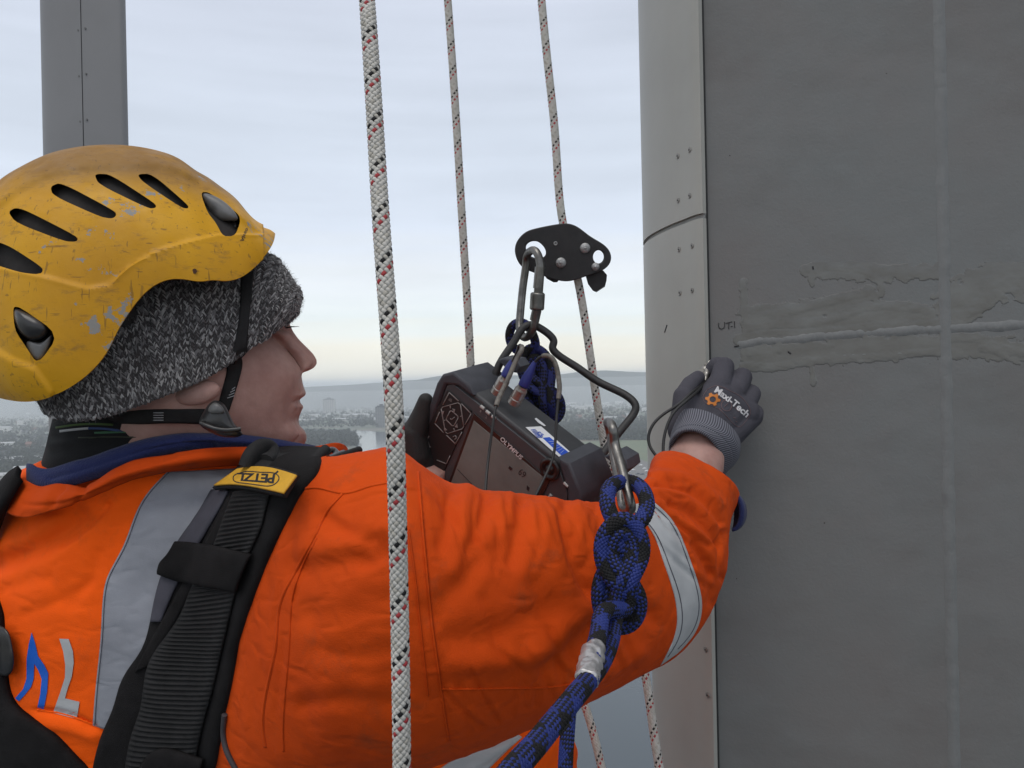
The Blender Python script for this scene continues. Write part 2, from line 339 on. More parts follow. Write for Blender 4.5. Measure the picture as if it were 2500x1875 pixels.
def put_house(kind, x, y, rz):
    p = ground(x, y); o = bpy.data.objects.new(HN[kind], HM[kind]); COL.objects.link(o); o.location = p; o.rotation_euler.z = rz; l, c, gname = HL[kind]; prop(o, l, c, gname)
R2 = random.Random(3)
for k in range(34): put_house(R2.choice(['pale', 'grey', 'grey', 'red', 'white']), R2.uniform(-40, 120), R2.choice([R2.uniform(1005, 1060), R2.uniform(1040, 1170)]), R2.uniform(0, 3.1))
for x, y, kd in ((55, 1128, 'shed'), (20, 1172, 'shed'), (75, 1165, 'white'), (10, 1098, 'white')): put_house(kd, x, y, .35)
for k in range(46): put_house(R2.choice(['pale', 'grey', 'white', 'grey']), R2.uniform(735, 1010), R2.uniform(985, 1038), R2.uniform(0, 3.1))
for x, y in ((855, 1018), (880, 1016), (905, 1018), (775, 1024), (750, 1030), (830, 1028)): put_house('shed', x, y, R2.uniform(-.2, .2))
for k in range(64):
    y = R2.uniform(975, 1062); put_house(R2.choice(['red', 'red', 'pale', 'grey']) if y > 1012 else R2.choice(['white', 'pale', 'grey']), R2.uniform(1365, 1600), y, R2.uniform(-.25, .25) + (1.57 if R2.random() < .3 else 0))
for x, y in ((1418, 1000), (1436, 998), (1402, 998), (1580, 1006), (1588, 1008), (1490, 1030), (1545, 1022)): put_house('white', x, y, R2.uniform(-.1, .1))
def tower(x, yb, w_px, h_px, mm, label, crown=True):
    p = ground(x, yb); d = p[1]; w = w_px / F * d; h = h_px / F * d; t = thing('tower_block', p, label, 'tower block')
    wl = w / 2; nst = max(6, int(h / 3)); V = []; Fc = []
    def box(x0, x1, y0, y1, z0, z1):
        n = len(V); V.extend([(p[0] + a, p[1] + b_, p[2] + c) for a in (x0, x1) for b_ in (y0, y1) for c in (z0, z1)])
        Fc.extend([(n + i for i in q) for q in ((0, 1, 3, 2), (4, 6, 7, 5), (0, 4, 5, 1), (2, 3, 7, 6), (0, 2, 6, 4), (1, 5, 7, 3))])
    box(-wl, wl, -wl * .6, wl * .6, -1, h); mesh('wall', V, [tuple(q) for q in Fc], mm, t, smooth=False)
    V = []; Fc = []; box(-wl * .75, wl * .75, -wl * .45, wl * .45, h + .002, h + 2.5); box(-wl * .3, wl * .3, -wl * .3, wl * .3, h + 2.6, h + 6); box(-wl * 1.03, wl * 1.03, -wl * .63, wl * .63, h - .9, h + .3)
    mesh('roof_plant', V, [tuple(q) for q in Fc], roof_m[0], t, smooth=False)
    for k in range(5):
        V = []; Fc = []; xx = -wl + (k + .5) * 2 * wl / 5
        for s in range(nst):
            z0 = h * (s + .25) / nst; box(xx - wl * .13, xx + wl * .13, -wl * .6 - .12, -wl * .6 - .02, z0, z0 + h * .5 / nst)
        prop(mesh('window_column', V, [tuple(q) for q in Fc], pane_m, t, smooth=False), kind='stuff')
tower(804, 1012, 27, 37, wall_m[0], 'pale tower block with flat roof rising alone beyond the river')
tower(932, 1043, 27, 50, wall_m[1], 'dark tower block standing on the river bank beside the white rope')
tower(914, 994, 15, 24, wall_m[1], 'faint distant tower block dissolving in haze left of the white rope')
tower(930, 996, 10, 26, wall_m[1], 'narrow faint tower block dissolving in haze behind the white rope')
tower(1391, 975, 12, 22, wall_m[1], 'faint grey tower block in haze right of the blue knot')

# parked cars on the shore
def car_mesh(colr):
    bm = bmesh.new()
    prof = [(-2.1, .3), (-2.15, .8), (-1.9, .95), (-1.2, 1.0), (-.6, 1.45), (.7, 1.45), (1.35, 1.0), (2.0, .85), (2.15, .55), (2.1, .3)]
    a = [bm.verts.new((x, -.85 + (.15 if z > 1.1 else 0), z)) for x, z in prof]; b = [bm.verts.new((x, .85 - (.15 if z > 1.1 else 0), z)) for x, z in prof]
    bm.faces.new(a); bm.faces.new(b[::-1])
    for i in range(len(prof)): j = (i + 1) % len(prof); bm.faces.new((a[i], b[i], b[j], a[j]))
    for wx in (-1.35, 1.35):
        for wy in (-.85, .85):
            r = bmesh.ops.create_cone(bm, cap_ends=True, segments=10, radius1=.32, radius2=.32, depth=.2, matrix=Matrix.Translation((wx, wy, .32)) @ Matrix.Rotation(rad(90), 4, 'X'))
            for v in r['verts']:
                for f in v.link_faces: f.material_index = 1
    me = bpy.data.meshes.new('car'); bm.to_mesh(me); bm.free(); me.materials.append(colr); me.materials.append(roof_m[0]); return me
CM = [car_mesh(mat('car_white', (.7, .7, .7), .3)), car_mesh(mat('car_dark', (.05, .06, .08), .3))]
for k in range(26):
    a = k % 13; x, y = (1500 + a * 9 + R2.uniform(-3, 3), 1108 + a * 4.5 + R2.uniform(-3, 3)) if k < 13 else (1480 + a * 11, 1150 + R2.uniform(-4, 10)); i = R2.choice([0, 0, 1])
    o = bpy.data.objects.new('parked_car', CM[i]); COL.objects.link(o); o.location = ground(x, y); o.rotation_euler.z = R2.uniform(.2, .5)
    prop(o, ('tiny white car parked far below near the shore', 'tiny dark car parked far below near the shore')[i], 'car', ('white cars parked on the shore', 'dark cars parked on the shore')[i])

# woodland that reads as dark masses
def woodland(name, zones, n, label):
    V = []; Fc = []; r_ = np.random.default_rng(11)
    for k in range(n):
        z = zones[r_.integers(len(zones))]; x = r_.uniform(z[0], z[1]); y = r_.uniform(z[2], z[3]); p = ground(x, y); h = r_.uniform(6, 12)
        for c in range(5):
            q = p + np.array((r_.normal(0, 2.2), r_.normal(0, 2.2), h * r_.uniform(.35, 1)))
            for l in range(5):
                s = r_.uniform(.8, 1.9); a = r_.normal(0, 1.1, (3, 3)) * s; nn = len(V); V.extend((q + a).tolist()); Fc.append((nn, nn + 1, nn + 2))
    prop(mesh(name, V, Fc, mat(name + '_leaf', (.035, .042, .03), .95, var=.5, vscale=.05), smooth=False), label, 'woodland', kind='stuff')
woodland('woodland', [(735, 870, 1062, 1090), (735, 1000, 985, 1045), (-40, 130, 985, 1175), (1365, 1600, 985, 1075), (1365, 1600, 1040, 1050), (1365, 1600, 1062, 1075), (735, 850, 1064, 1082)], 5200, 'hazy dark trees scattered through the far town and river banks')

woodland('tree_belt', [(-500, 3000, 985, 1040), (150, 740, 985, 1040), (1000, 1365, 985, 1045), (1600, 2900, 985, 1250), (-500, 700, 1062, 1130)], 3400, 'hazy dark tree belts across the valley floor beyond the worker')
# the winter haze that the town fades into
def haze(name, b, dens, col):
    (x0, x1, y0, y1, z0, z1) = b; V = [(x, y, z) for x in (x0, x1) for y in (y0, y1) for z in (z0, z1)]
    m = bpy.data.materials.new(name); m.use_nodes = True; nt = m.node_tree; nt.nodes.clear(); out = nt.nodes.new('ShaderNodeOutputMaterial'); v = nt.nodes.new('ShaderNodeVolumePrincipled')
    v.inputs['Density'].default_value = dens; v.inputs['Color'].default_value = (*col, 1); v.inputs['Anisotropy'].default_value = 0.0; nt.links.new(v.outputs[0], out.inputs['Volume'])
    prop(mesh(name, V, [(0, 1, 3, 2), (4, 6, 7, 5), (0, 4, 5, 1), (2, 3, 7, 6), (0, 2, 6, 4), (1, 5, 7, 3)], m, smooth=False), kind='stuff')
haze('haze', (-17000, 17000, -4000, 17000, -3, 160), .00023, (.88, .945, 1.0))
haze('mist_bank', (-9000, 9000, 2500, 3100, -2, 108), .00045, (.95, .98, 1.0))
haze('mist_bank', (-9500, 9500, 2300, 2900, -2.5, 78), .00045, (.95, .98, 1.0))

# ================================================================== the steel tower: flat leg plate, curved fairing, second leg
def wall_material():
    m = mat('grey_paint', (.17, .174, .178), .5, spec=.35); nt = m.node_tree; b = bsdf(m); N = nt.nodes.new; L = nt.links.new; tc = N('ShaderNodeTexCoord')
    def noi(s, d, st=(1, 1, 1)):
        mp = N('ShaderNodeMapping'); mp.inputs['Scale'].default_value = st; L(tc.outputs['Object'], mp.inputs[0]); n = N('ShaderNodeTexNoise'); n.inputs['Scale'].default_value = s; n.inputs['Detail'].default_value = d; n.inputs['Roughness'].default_value = .62; L(mp.outputs[0], n.inputs['Vector']); return n
    r = N('ShaderNodeValToRGB'); L(noi(4, 6).outputs[0], r.inputs[0]); e = r.color_ramp.elements; e[0].position = .32; e[0].color = (.156, .150, .146, 1); e[1].position = .68; e[1].color = (.158, .167, .166, 1)
    # rubbed dirt in long soft streaks, and pinhead specks
    r2 = N('ShaderNodeValToRGB'); L(noi(3.2, 7, (1, 1, 2.2)).outputs[0], r2.inputs[0]); e = r2.color_ramp.elements; e[0].position = .48; e[0].color = (1, 1, 1, 1); e[1].position = .76; e[1].color = (.80, .775, .76, 1)
    mx = N('ShaderNodeMix'); mx.data_type = 'RGBA'; mx.blend_type = 'MULTIPLY'; mx.inputs[0].default_value = 1; L(r.outputs[0], mx.inputs[6]); L(r2.outputs[0], mx.inputs[7])
    vo = N('ShaderNodeTexVoronoi'); vo.inputs['Scale'].default_value = 16; vo.inputs['Randomness'].default_value = 1; L(tc.outputs['Object'], vo.inputs['Vector'])
    lt = N('ShaderNodeMath'); lt.operation = 'LESS_THAN'; L(vo.outputs['Distance'], lt.inputs[0]); lt.inputs[1].default_value = .018
    mx2 = N('ShaderNodeMix'); mx2.data_type = 'RGBA'; L(lt.outputs[0], mx2.inputs[0]); L(mx.outputs[2], mx2.inputs[6]); mx2.inputs[7].default_value = (.05, .045, .04, 1)
    L(mx2.outputs[2], b.inputs['Base Color'])
    bp = N('ShaderNodeBump'); bp.inputs['Strength'].default_value = .25; bp.inputs['Distance'].default_value = .0012; n3 = noi(220, 3); L(n3.outputs[0], bp.inputs['Height'])
    bp2 = N('ShaderNodeBump'); bp2.inputs['Strength'].default_value = .35; bp2.inputs['Distance'].default_value = .012; L(noi(5, 3).outputs[0], bp2.inputs['Height']); L(bp.outputs[0], bp2.inputs['Normal']); L(bp2.outputs[0], b.inputs['Normal']); return m
paint = wall_material()
WO = P(1727, 935, 1.085); WA = np.array((math.cos(rad(10)), -math.sin(rad(10)), 0)); WN = np.array((-math.sin(rad(10)), -math.cos(rad(10)), 0)); WZ = np.array((0, 0, 1.))
leg = thing('steel_tower', WO - WZ * 2.6 + WA * .5, 'flat dark grey painted steel tower leg with weld beads filling the right side', 'steel tower')
wp = [WO + WA * a + WZ * b - WN * c for a in (0, 1.9) for b in (-2.6, 2.4) for c in (0, .9)]
mesh('plate', wp, [(0, 1, 3, 2), (4, 6, 7, 5), (0, 4, 5, 1), (2, 3, 7, 6), (0, 2, 6, 4), (1, 5, 7, 3)], paint, leg, smooth=False)
weld_paint = mat('weld_paint', (.163, .167, .166), .45, var=.05, vscale=30, bump=.2, bscale=200, spec=.4)
def bead(name, px, wpx, h, seedv, rough_=1.0, nu=220):
    c = on_plane(spl(px, nu)[:, :2], WO, WN); t = np.gradient(c, axis=0); t /= np.linalg.norm(t, axis=1, keepdims=True); s = np.cross(t, WN); w = wpx / F * 1.05
    k = np.linspace(-1, 1, 15); G = np.zeros((nu, 15, 3)); L_ = np.r_[0, np.cumsum(np.linalg.norm(np.diff(c, axis=0), axis=1))]
    for i in range(nu):
        e = min(1, i / 4, (nu - 1 - i) / 4); wob = mnoise.noise(Vector((L_[i] * 25, seedv, 0))) + .6 * mnoise.noise(Vector((L_[i] * 70, seedv, 9))); hh = h * (1 + .25 * rough_ * wob + .22 * rough_ * mnoise.noise(Vector((L_[i] * 160, seedv, 3)))) * e
        ww = w * (.5 + .06 * rough_ * wob)
        for j, q in enumerate(k): G[i, j] = c[i] + s[i] * (q * ww + w * .07 * rough_ * mnoise.noise(Vector((L_[i] * 40, seedv, 5)))) + WN * (hh * math.cos(q * math.pi / 2) ** .9 - .0004)
    mesh(name, G.reshape(-1, 3), gfaces(nu, 15), weld_paint, leg)
bead('weld_bead', [(2286, -300), (2292, 0), (2298, 300), (2306, 700), (2312, 1000), (2320, 1400), (2330, 1875), (2336, 2200)], 30, .0028, 1, 1.2)
bead('weld_bead', [(1792, 841), (1880, 832), (2000, 822), (2100, 814), (2200, 808), (2290, 803), (2400, 798), (2500, 792), (2640, 784)], 27, .0016, 4, 2.2)
bead('weld_bead', [(2020, 868), (2100, 866), (2180, 863), (2260, 862)], 10, .0008, 8, 1.5, 80)
# smears and runs of dried couplant gel: one raised film
def gel():
    st = [([(1965, 660), (2000, 650), (2080, 650), (2160, 660), (2230, 668), (2300, 668)], 15), ([(1978, 655), (1982, 693)], 8), ([(2120, 668), (2148, 690), (2150, 718)], 9), ([(2145, 690), (2185, 668)], 6), ([(1830, 780), (1900, 765), (1980, 745), (2060, 725), (2110, 715)], 12),
          ([(1820, 800), (1880, 790), (1950, 790), (2030, 780), (2100, 752), (2180, 745), (2260, 756)], 12), ([(1805, 830), (1850, 822), (1930, 820), (2040, 812), (2150, 800), (2260, 795), (2300, 790)], 14), ([(1815, 895), (1880, 898), (1950, 886), (2050, 878), (2150, 872), (2260, 862), (2340, 862)], 11),
          ([(1828, 830), (1829, 866)], 7), ([(1903, 828), (1903, 858)], 7), ([(1980, 880), (1984, 915), (1985, 938)], 7.5), ([(2022, 800), (2030, 885)], 11), ([(2180, 800), (2186, 876)], 10), ([(2300, 792), (2360, 770), (2400, 745), (2450, 700), (2520, 660), (2600, 640)], 20),
          ([(2390, 745), (2396, 760)], 6), ([(2420, 700), (2470, 660), (2560, 652)], 26), ([(2320, 826), (2400, 830), (2450, 866)], 12), ([(2400, 850), (2500, 862), (2620, 880)], 12), ([(2470, 700), (2490, 725), (2540, 742)], 12), ([(1815, 690), (1818, 780)], 10), ([(1822, 790), (1850, 750)], 5), ([(2300, 770), (2302, 820)], 12)]
    nx, ny = 430, 150; xs = np.linspace(1780, 2640, nx); ys = np.linspace(640, 945, ny); X, Y = np.meshgrid(xs, ys, indexing='ij'); q = np.stack([X.ravel(), Y.ravel()], -1)
    nz = np.array([mnoise.fractal(Vector((a / 22, b / 14, 0)), 1, 2, 3) for a, b in q]); h = np.full(len(q), -9.)
    for pts, w in st: h = np.maximum(h, 1 - seg_dist(q, spl(pts, 20) if len(pts) > 2 else pts) / (w * (1 + .35 * nz)))
    hw_ = np.full(len(q), -9.)
    for pts, w in (([(1830, 770), (1950, 760), (2080, 735), (2120, 720)], 26), ([(1840, 800), (1980, 800), (2120, 770), (2260, 770)], 26), ([(2330, 740), (2420, 690), (2520, 665), (2620, 660)], 50), ([(1840, 870), (2000, 860), (2200, 845), (2420, 850), (2620, 880)], 30), ([(1990, 660), (2120, 668), (2290, 662)], 20)): hw_ = np.maximum(hw_, 1 - seg_dist(q, spl(pts, 20)) / (w * (1 + .5 * nz)))
    keep = (h > 0) | (hw_ > 0); Hm = np.where(keep, .00017 * np.minimum(1, np.maximum(h, 0) ** .35 * 1.1) * (1 + .5 * nz) + .00007 * np.minimum(1, np.maximum(hw_, 0) ** .3 * 1.1), -.0006)
    Pw = on_plane(q, WO, WN) + WN[None] * (Hm + .0003)[:, None]; K = keep.reshape(nx, ny); Fc = []; idx = {}
    for i in range(nx - 1):
        for j in range(ny - 1):
            if K[i, j] or K[i + 1, j] or K[i + 1, j + 1] or K[i, j + 1]: Fc.append((i * ny + j, (i + 1) * ny + j, (i + 1) * ny + j + 1, i * ny + j + 1))
    used = sorted({v for f in Fc for v in f}); mp = {v: k for k, v in enumerate(used)}
    m = mat('dried_gel', (.112, .108, .100), .16, spec=.45, col2=(.152, .154, .148), vscale=26, detail=6, stretch=(1, 1, 2.2)); o = mesh('gel_smear', Pw[used], [tuple(mp[v] for v in f) for f in Fc], m, leg); prop(o, 'glossy dried gel runs smeared along the weld', kind='stuff')
gel()
ink = mat('marker_ink', (.02, .018, .02), .6)
def wall_ink(name, lines, w=3.0):
    a = Acc()
    for pts in lines:
        A, B = line_px(pts, w, 14); G = np.stack([on_plane(A, WO, WN, .0009), on_plane(B, WO, WN, .0009)], 1); V, f = shell(G, .0006, np.broadcast_to(WN, G.shape)); a.add(V, f)
    return a.build(name, ink, leg)
wall_ink('handwriting', [[(1755, 788), (1756, 800), (1762, 803), (1768, 799), (1769, 786)], [(1772, 789), (1788, 785)], [(1780, 787), (1779, 803)], [(1784, 797), (1789, 796)], [(1793, 784), (1794, 800)]], 1.8)['label'] = 'UT-1 written in black marker'
# dark slots, scratches in the film
for pts in ([(1793, 846), (1806, 843)], [(1924, 858), (1931, 864)], [(1984, 650), (1986, 658)]): wall_ink('scratch', [pts], 4)

# curved fairing strip in two lengths beside the plate
cream = mat('cream_paint', (.335, .332, .305), .45, var=.06, vscale=6, bump=.06, bscale=90, spec=.4)
gapm = mat('gap_black', (.015, .015, .015), .7)
prof = [(.272, 1.079), (.2705, 1.0765), (.267, 1.080), (.2565, 1.108), (.2460, 1.139), (.2380, 1.169), (.2320, 1.198), (.2275, 1.228), (.2260, 1.258), (.228, 1.29), (.235, 1.325), (.252, 1.36), (.28, 1.39), (.33, 1.41), (.40, 1.42)]
pr = spl(prof, 70)
def fairing(label, z0, z1):
    t = thing('fairing', (.25, 1.2, z0), label, 'cladding strip', 'fairing lengths beside the tower leg'); zs = np.linspace(z0, z1, 12); G = np.zeros((70, 12, 3))
    G[:, :, 0] = pr[:, None, 0]; G[:, :, 1] = pr[:, None, 1]; G[:, :, 2] = zs[None]; V, f = shell(G, .004); o = mesh('panel', V, f, cream, t, sharp=40); return t, o
zj = P(1718, 523, 1.08)[2]
fa_t, fa_o = fairing('upper length of cream curved fairing strip with four screws near its joint', zj, HZ + 2.2)
fb_t, fb_o = fairing('lower length of cream curved fairing strip below the joint, behind the sleeve', HZ - 2.4, zj - .0068)
ins = spl([(a + .0022, b + .0016) for a, b in prof], 70); G = np.zeros((70, 2, 3)); G[:, :, 0] = ins[:, None, 0]; G[:, :, 1] = ins[:, None, 1]; G[:, 0, 2] = zj - .03; G[:, 1, 2] = zj + .03
V, f = shell(G, .002); mesh('joint_strip', V, f, mat('primer', (.27, .27, .26), .6), fb_t)
sl = [(.2735, 1.0805), (.2790, 1.0815)]; V = [(x, y + dy, z) for x, y in sl for dy in (0, .06) for z in (HZ - 2.4, HZ + 2.2)]
mesh('dark_gap_strip', V, [(0, 1, 3, 2), (4, 6, 7, 5), (0, 4, 5, 1), (2, 3, 7, 6), (0, 2, 6, 4), (1, 5, 7, 3)], gapm, leg, smooth=False)  # black strip standing in for the dark gap between fairing and plate
steel_w = mat('screw_zinc', (.30, .29, .27), .45, metal=.6, var=.2, vscale=300)
dark_hole = mat('dark_recess', (.02, .02, .02), .8)
def screws(tree, parent, pts, r=6.5):
    for x, y in pts:
        h = tree.ray_cast(Vector(CAM), Vector(ray(x, y)))
        if h[0] is None: continue
        c = np.array(h[0]); n = np.array(h[1]); n = n if np.dot(n, c - CAM) < 0 else -n; a = nrm(np.cross(n, (0, 0, 1))); b = np.cross(n, a); R_ = r / F * h[3]
        rows = [(1.0, -.0002), (1.0, .0006), (.82, .0009), (.68, .0002), (.62, .0010), (.30, .0012)]; th = np.linspace(0, 2 * math.pi, 16, endpoint=False)
        V = np.array([[c + a * math.cos(q) * R_ * k + b * math.sin(q) * R_ * k + n * z for q in th] for k, z in rows]); f = gfaces(len(rows), 16, False, True); s = mesh('screw', V.reshape(-1, 3), f + [tuple(range(80, 96))], steel_w, parent, sharp=35)
        V = np.array([[c + a * math.cos(q) * R_ * k + b * math.sin(q) * R_ * k + n * .0014 for q in th[::2]] for k in (.34,)]); mesh('socket', V.reshape(-1, 3), [tuple(range(8))], dark_hole, s, smooth=False)
screws(bvh_of([fa_o]), fa_t, [(1655, 381), (1684, 366), (1656, 489), (1684, 478)])
screws(bvh_of([fb_o]), fb_t, [(1658, 609), (1690, 600), (1660, 715), (1690, 709), (1723, 1586), (1728, 1697)])
A, B = line_px([(1622, 812), (1628, 793)], 2.5, 6); tr = bvh_of([fb_o]); G = drop(np.stack([A, B], 1), tr, .0008); V, f = shell(G, .0006); mesh('pen_mark', V, f, ink, fb_t)

# second leg of the tower further off, behind the helmet
def far_leg():
    d = 5.0; u = lambda x, dd: (P(x, 200, dd)[0])
    t = thing('tower_column', (u(205, d), d + .2, HZ - 6), 'tall pale grey steel column with a centre seam rising behind the yellow helmet', 'column')
    xl, xm, xr = u(121, d + .24), u(201, d), u(303, d)
    pl = spl([(xl + .05, d + .55), (xl + .012, d + .40), (xl, d + .28), (xl + .012, d + .17), (xl + .04, d + .09), (xl + .09, d + .035), (xl + .15, d + .01), (xm - .0018, d)], 50)
    prr = np.array([(xm + .0018, d), (xr - .03, d - .001), (xr - .016, d + .002), (xr - .006, d + .012), (xr, d + .03), (xr - .004, d + .05), (xr - .06, d + .06), (xr - .4, d + .3)])
    cm = mat('column_paint', (.20, .20, .205), .5, var=.05, vscale=2); zs = np.linspace(HZ - 6, HZ + 7, 20)
    for nm, q in (('panel', pl), ('panel', prr)):
        G = np.zeros((len(q), 20, 3)); G[:, :, 0] = q[:, None, 0]; G[:, :, 1] = q[:, None, 1]; G[:, :, 2] = zs[None]; V, f = shell(G, .004); mesh(nm, V, f, cm, t, sharp=35)
    V = [(x, y, z) for x in (xm - .02, xm + .02) for y in (d + .006, d + .05) for z in (HZ - 6, HZ + 7)]; bk = mesh('backing_bar', V, [(0, 1, 3, 2), (4, 6, 7, 5), (0, 4, 5, 1), (2, 3, 7, 6), (0, 2, 6, 4), (1, 5, 7, 3)], dark_hole, t, smooth=False)
    for x, y in ((191, 74), (208, 69), (193, 186), (210, 180), (196, 297), (212, 292), (189, -40), (206, -44)):
        c = P(x, y, d - .003); th = np.linspace(0, 2 * math.pi, 10, endpoint=False); V = [c + np.array((math.cos(q) * .006, z, math.sin(q) * .007)) for z in (.004, -.003) for q in th]
        mesh('bolt_head', V, gfaces(2, 10, False, True) + [tuple(range(10, 20))], mat('bolt', (.13, .13, .13), .6) if x == 191 and y == 74 else bpy.data.materials['bolt'], t, smooth=False)
far_leg()
# ================================================================== the worker
skin = mat('skin', (.48, .295, .25), .62, col2=(.345, .19, .162), vscale=34, bump=.2, bscale=420, spec=.35)
bsdf(skin).inputs['Subsurface Weight'].default_value = .12; bsdf(skin).inputs['Subsurface Radius'].default_value = (.006, .002, .001); bsdf(skin).inputs['Subsurface Scale'].default_value = 1
def fabric(name, col, col2=None, rough=.85, bump=.25, bscale=900, vscale=9, var=.07, sheen=0.0, crease=0.0, grime=0.0):
    m = mat(name, col, rough, var=var, vscale=vscale, col2=col2, bump=bump, bscale=bscale, spec=.2, sheen=sheen); nt = m.node_tree; b = bsdf(m); N = nt.nodes.new; L = nt.links.new
    if crease:
        tc = N('ShaderNodeTexCoord'); prev = b.inputs['Normal'].links[0].from_node
        for sc, st, dist in ((26, (1, 1, .45), .006), (60, (.5, 1, 1.1), .003)):
            mp = N('ShaderNodeMapping'); mp.inputs['Scale'].default_value = st; mp.inputs['Rotation'].default_value = (.2, .5, .3); L(tc.outputs['Object'], mp.inputs[0])
            n = N('ShaderNodeTexNoise'); n.noise_type = 'RIDGED_MULTIFRACTAL'; n.inputs['Scale'].default_value = sc; n.inputs['Detail'].default_value = 3; n.inputs['Distortion'].default_value = .6; L(mp.outputs[0], n.inputs['Vector'])
            bp = N('ShaderNodeBump'); bp.invert = True; bp.inputs['Strength'].default_value = crease; bp.inputs['Distance'].default_value = dist; L(n.outputs[0], bp.inputs['Height']); L(prev.outputs[0], bp.inputs['Normal']); prev = bp
        L(prev.outputs[0], b.inputs['Normal'])
        # twill weave
        w = N('ShaderNodeTexWave'); w.inputs['Scale'].default_value = 420; mp = N('ShaderNodeMapping'); mp.inputs['Rotation'].default_value = (0, .7, 0); L(tc.outputs['Object'], mp.inputs[0]); L(mp.outputs[0], w.inputs['Vector'])
        bp = N('ShaderNodeBump'); bp.inputs['Strength'].default_value = .12; bp.inputs['Distance'].default_value = .001; L(w.outputs[0], bp.inputs['Height']); L(prev.outputs[0], bp.inputs['Normal']); L(bp.outputs[0], b.inputs['Normal'])
    if grime:
        tc = N('ShaderNodeTexCoord'); n = N('ShaderNodeTexNoise'); n.inputs['Scale'].default_value = 13; n.inputs['Detail'].default_value = 8; n.inputs['Roughness'].default_value = .72; L(tc.outputs['Object'], n.inputs['Vector'])
        mr = N('ShaderNodeMapRange'); mr.inputs[1].default_value = .55; mr.inputs[2].default_value = .78; mr.inputs[4].default_value = grime; L(n.outputs[0], mr.inputs[0]); mx = N('ShaderNodeMix'); mx.data_type = 'RGBA'; src = b.inputs['Base Color'].links[0].from_socket; L(mr.outputs[0], mx.inputs[0]); L(src, mx.inputs[6]); mx.inputs[7].default_value = (.16, .05, .02, 1); L(mx.outputs[2], b.inputs['Base Color'])
    return m
orange = fabric('orange_cotton', (.64, .070, .002), (.53, .053, .0015), vscale=7, crease=.65, grime=.75)
hivis = fabric('orange_hivis', (.97, .112, .002), (.90, .098, .002), vscale=5, crease=.45, grime=.4)
thread = fabric('orange_thread', (.47, .046, .003), bump=0)
reflect = fabric('reflective_tape', (.28, .29, .325), rough=.5, var=.10, vscale=22, bump=.3, bscale=1600, crease=.7)
band_m = mat('reflective_band', (.45, .46, .47), .42, var=.05, vscale=25, bump=.06, bscale=300)
fleece = fabric('blue_fleece', (.022, .031, .115), (.015, .021, .08), bump=.7, bscale=600, sheen=.12)
gaiter_m = fabric('black_gaiter', (.010, .010, .011), bump=.3, sheen=.05)
webm = mat('black_webbing', (.017, .0165, .017), .75, var=.25, vscale=60, bump=.3, bscale=900, spec=.25)
padm = mat('black_padding', (.013, .012, .0125), .9, var=.3, vscale=40, bump=.5, bscale=1200, spec=.15)
violet = mat('grey_lining', (.052, .050, .066), .8, var=.15, vscale=50, bump=.2, bscale=900)

person = thing('person', P(500, 2150, .9), 'person in orange work jacket, knit hat and yellow helmet leaning towards the steel leg', 'person')
def dmed(x): return .80 + .000115 * (np.asarray(x, float) - 400)

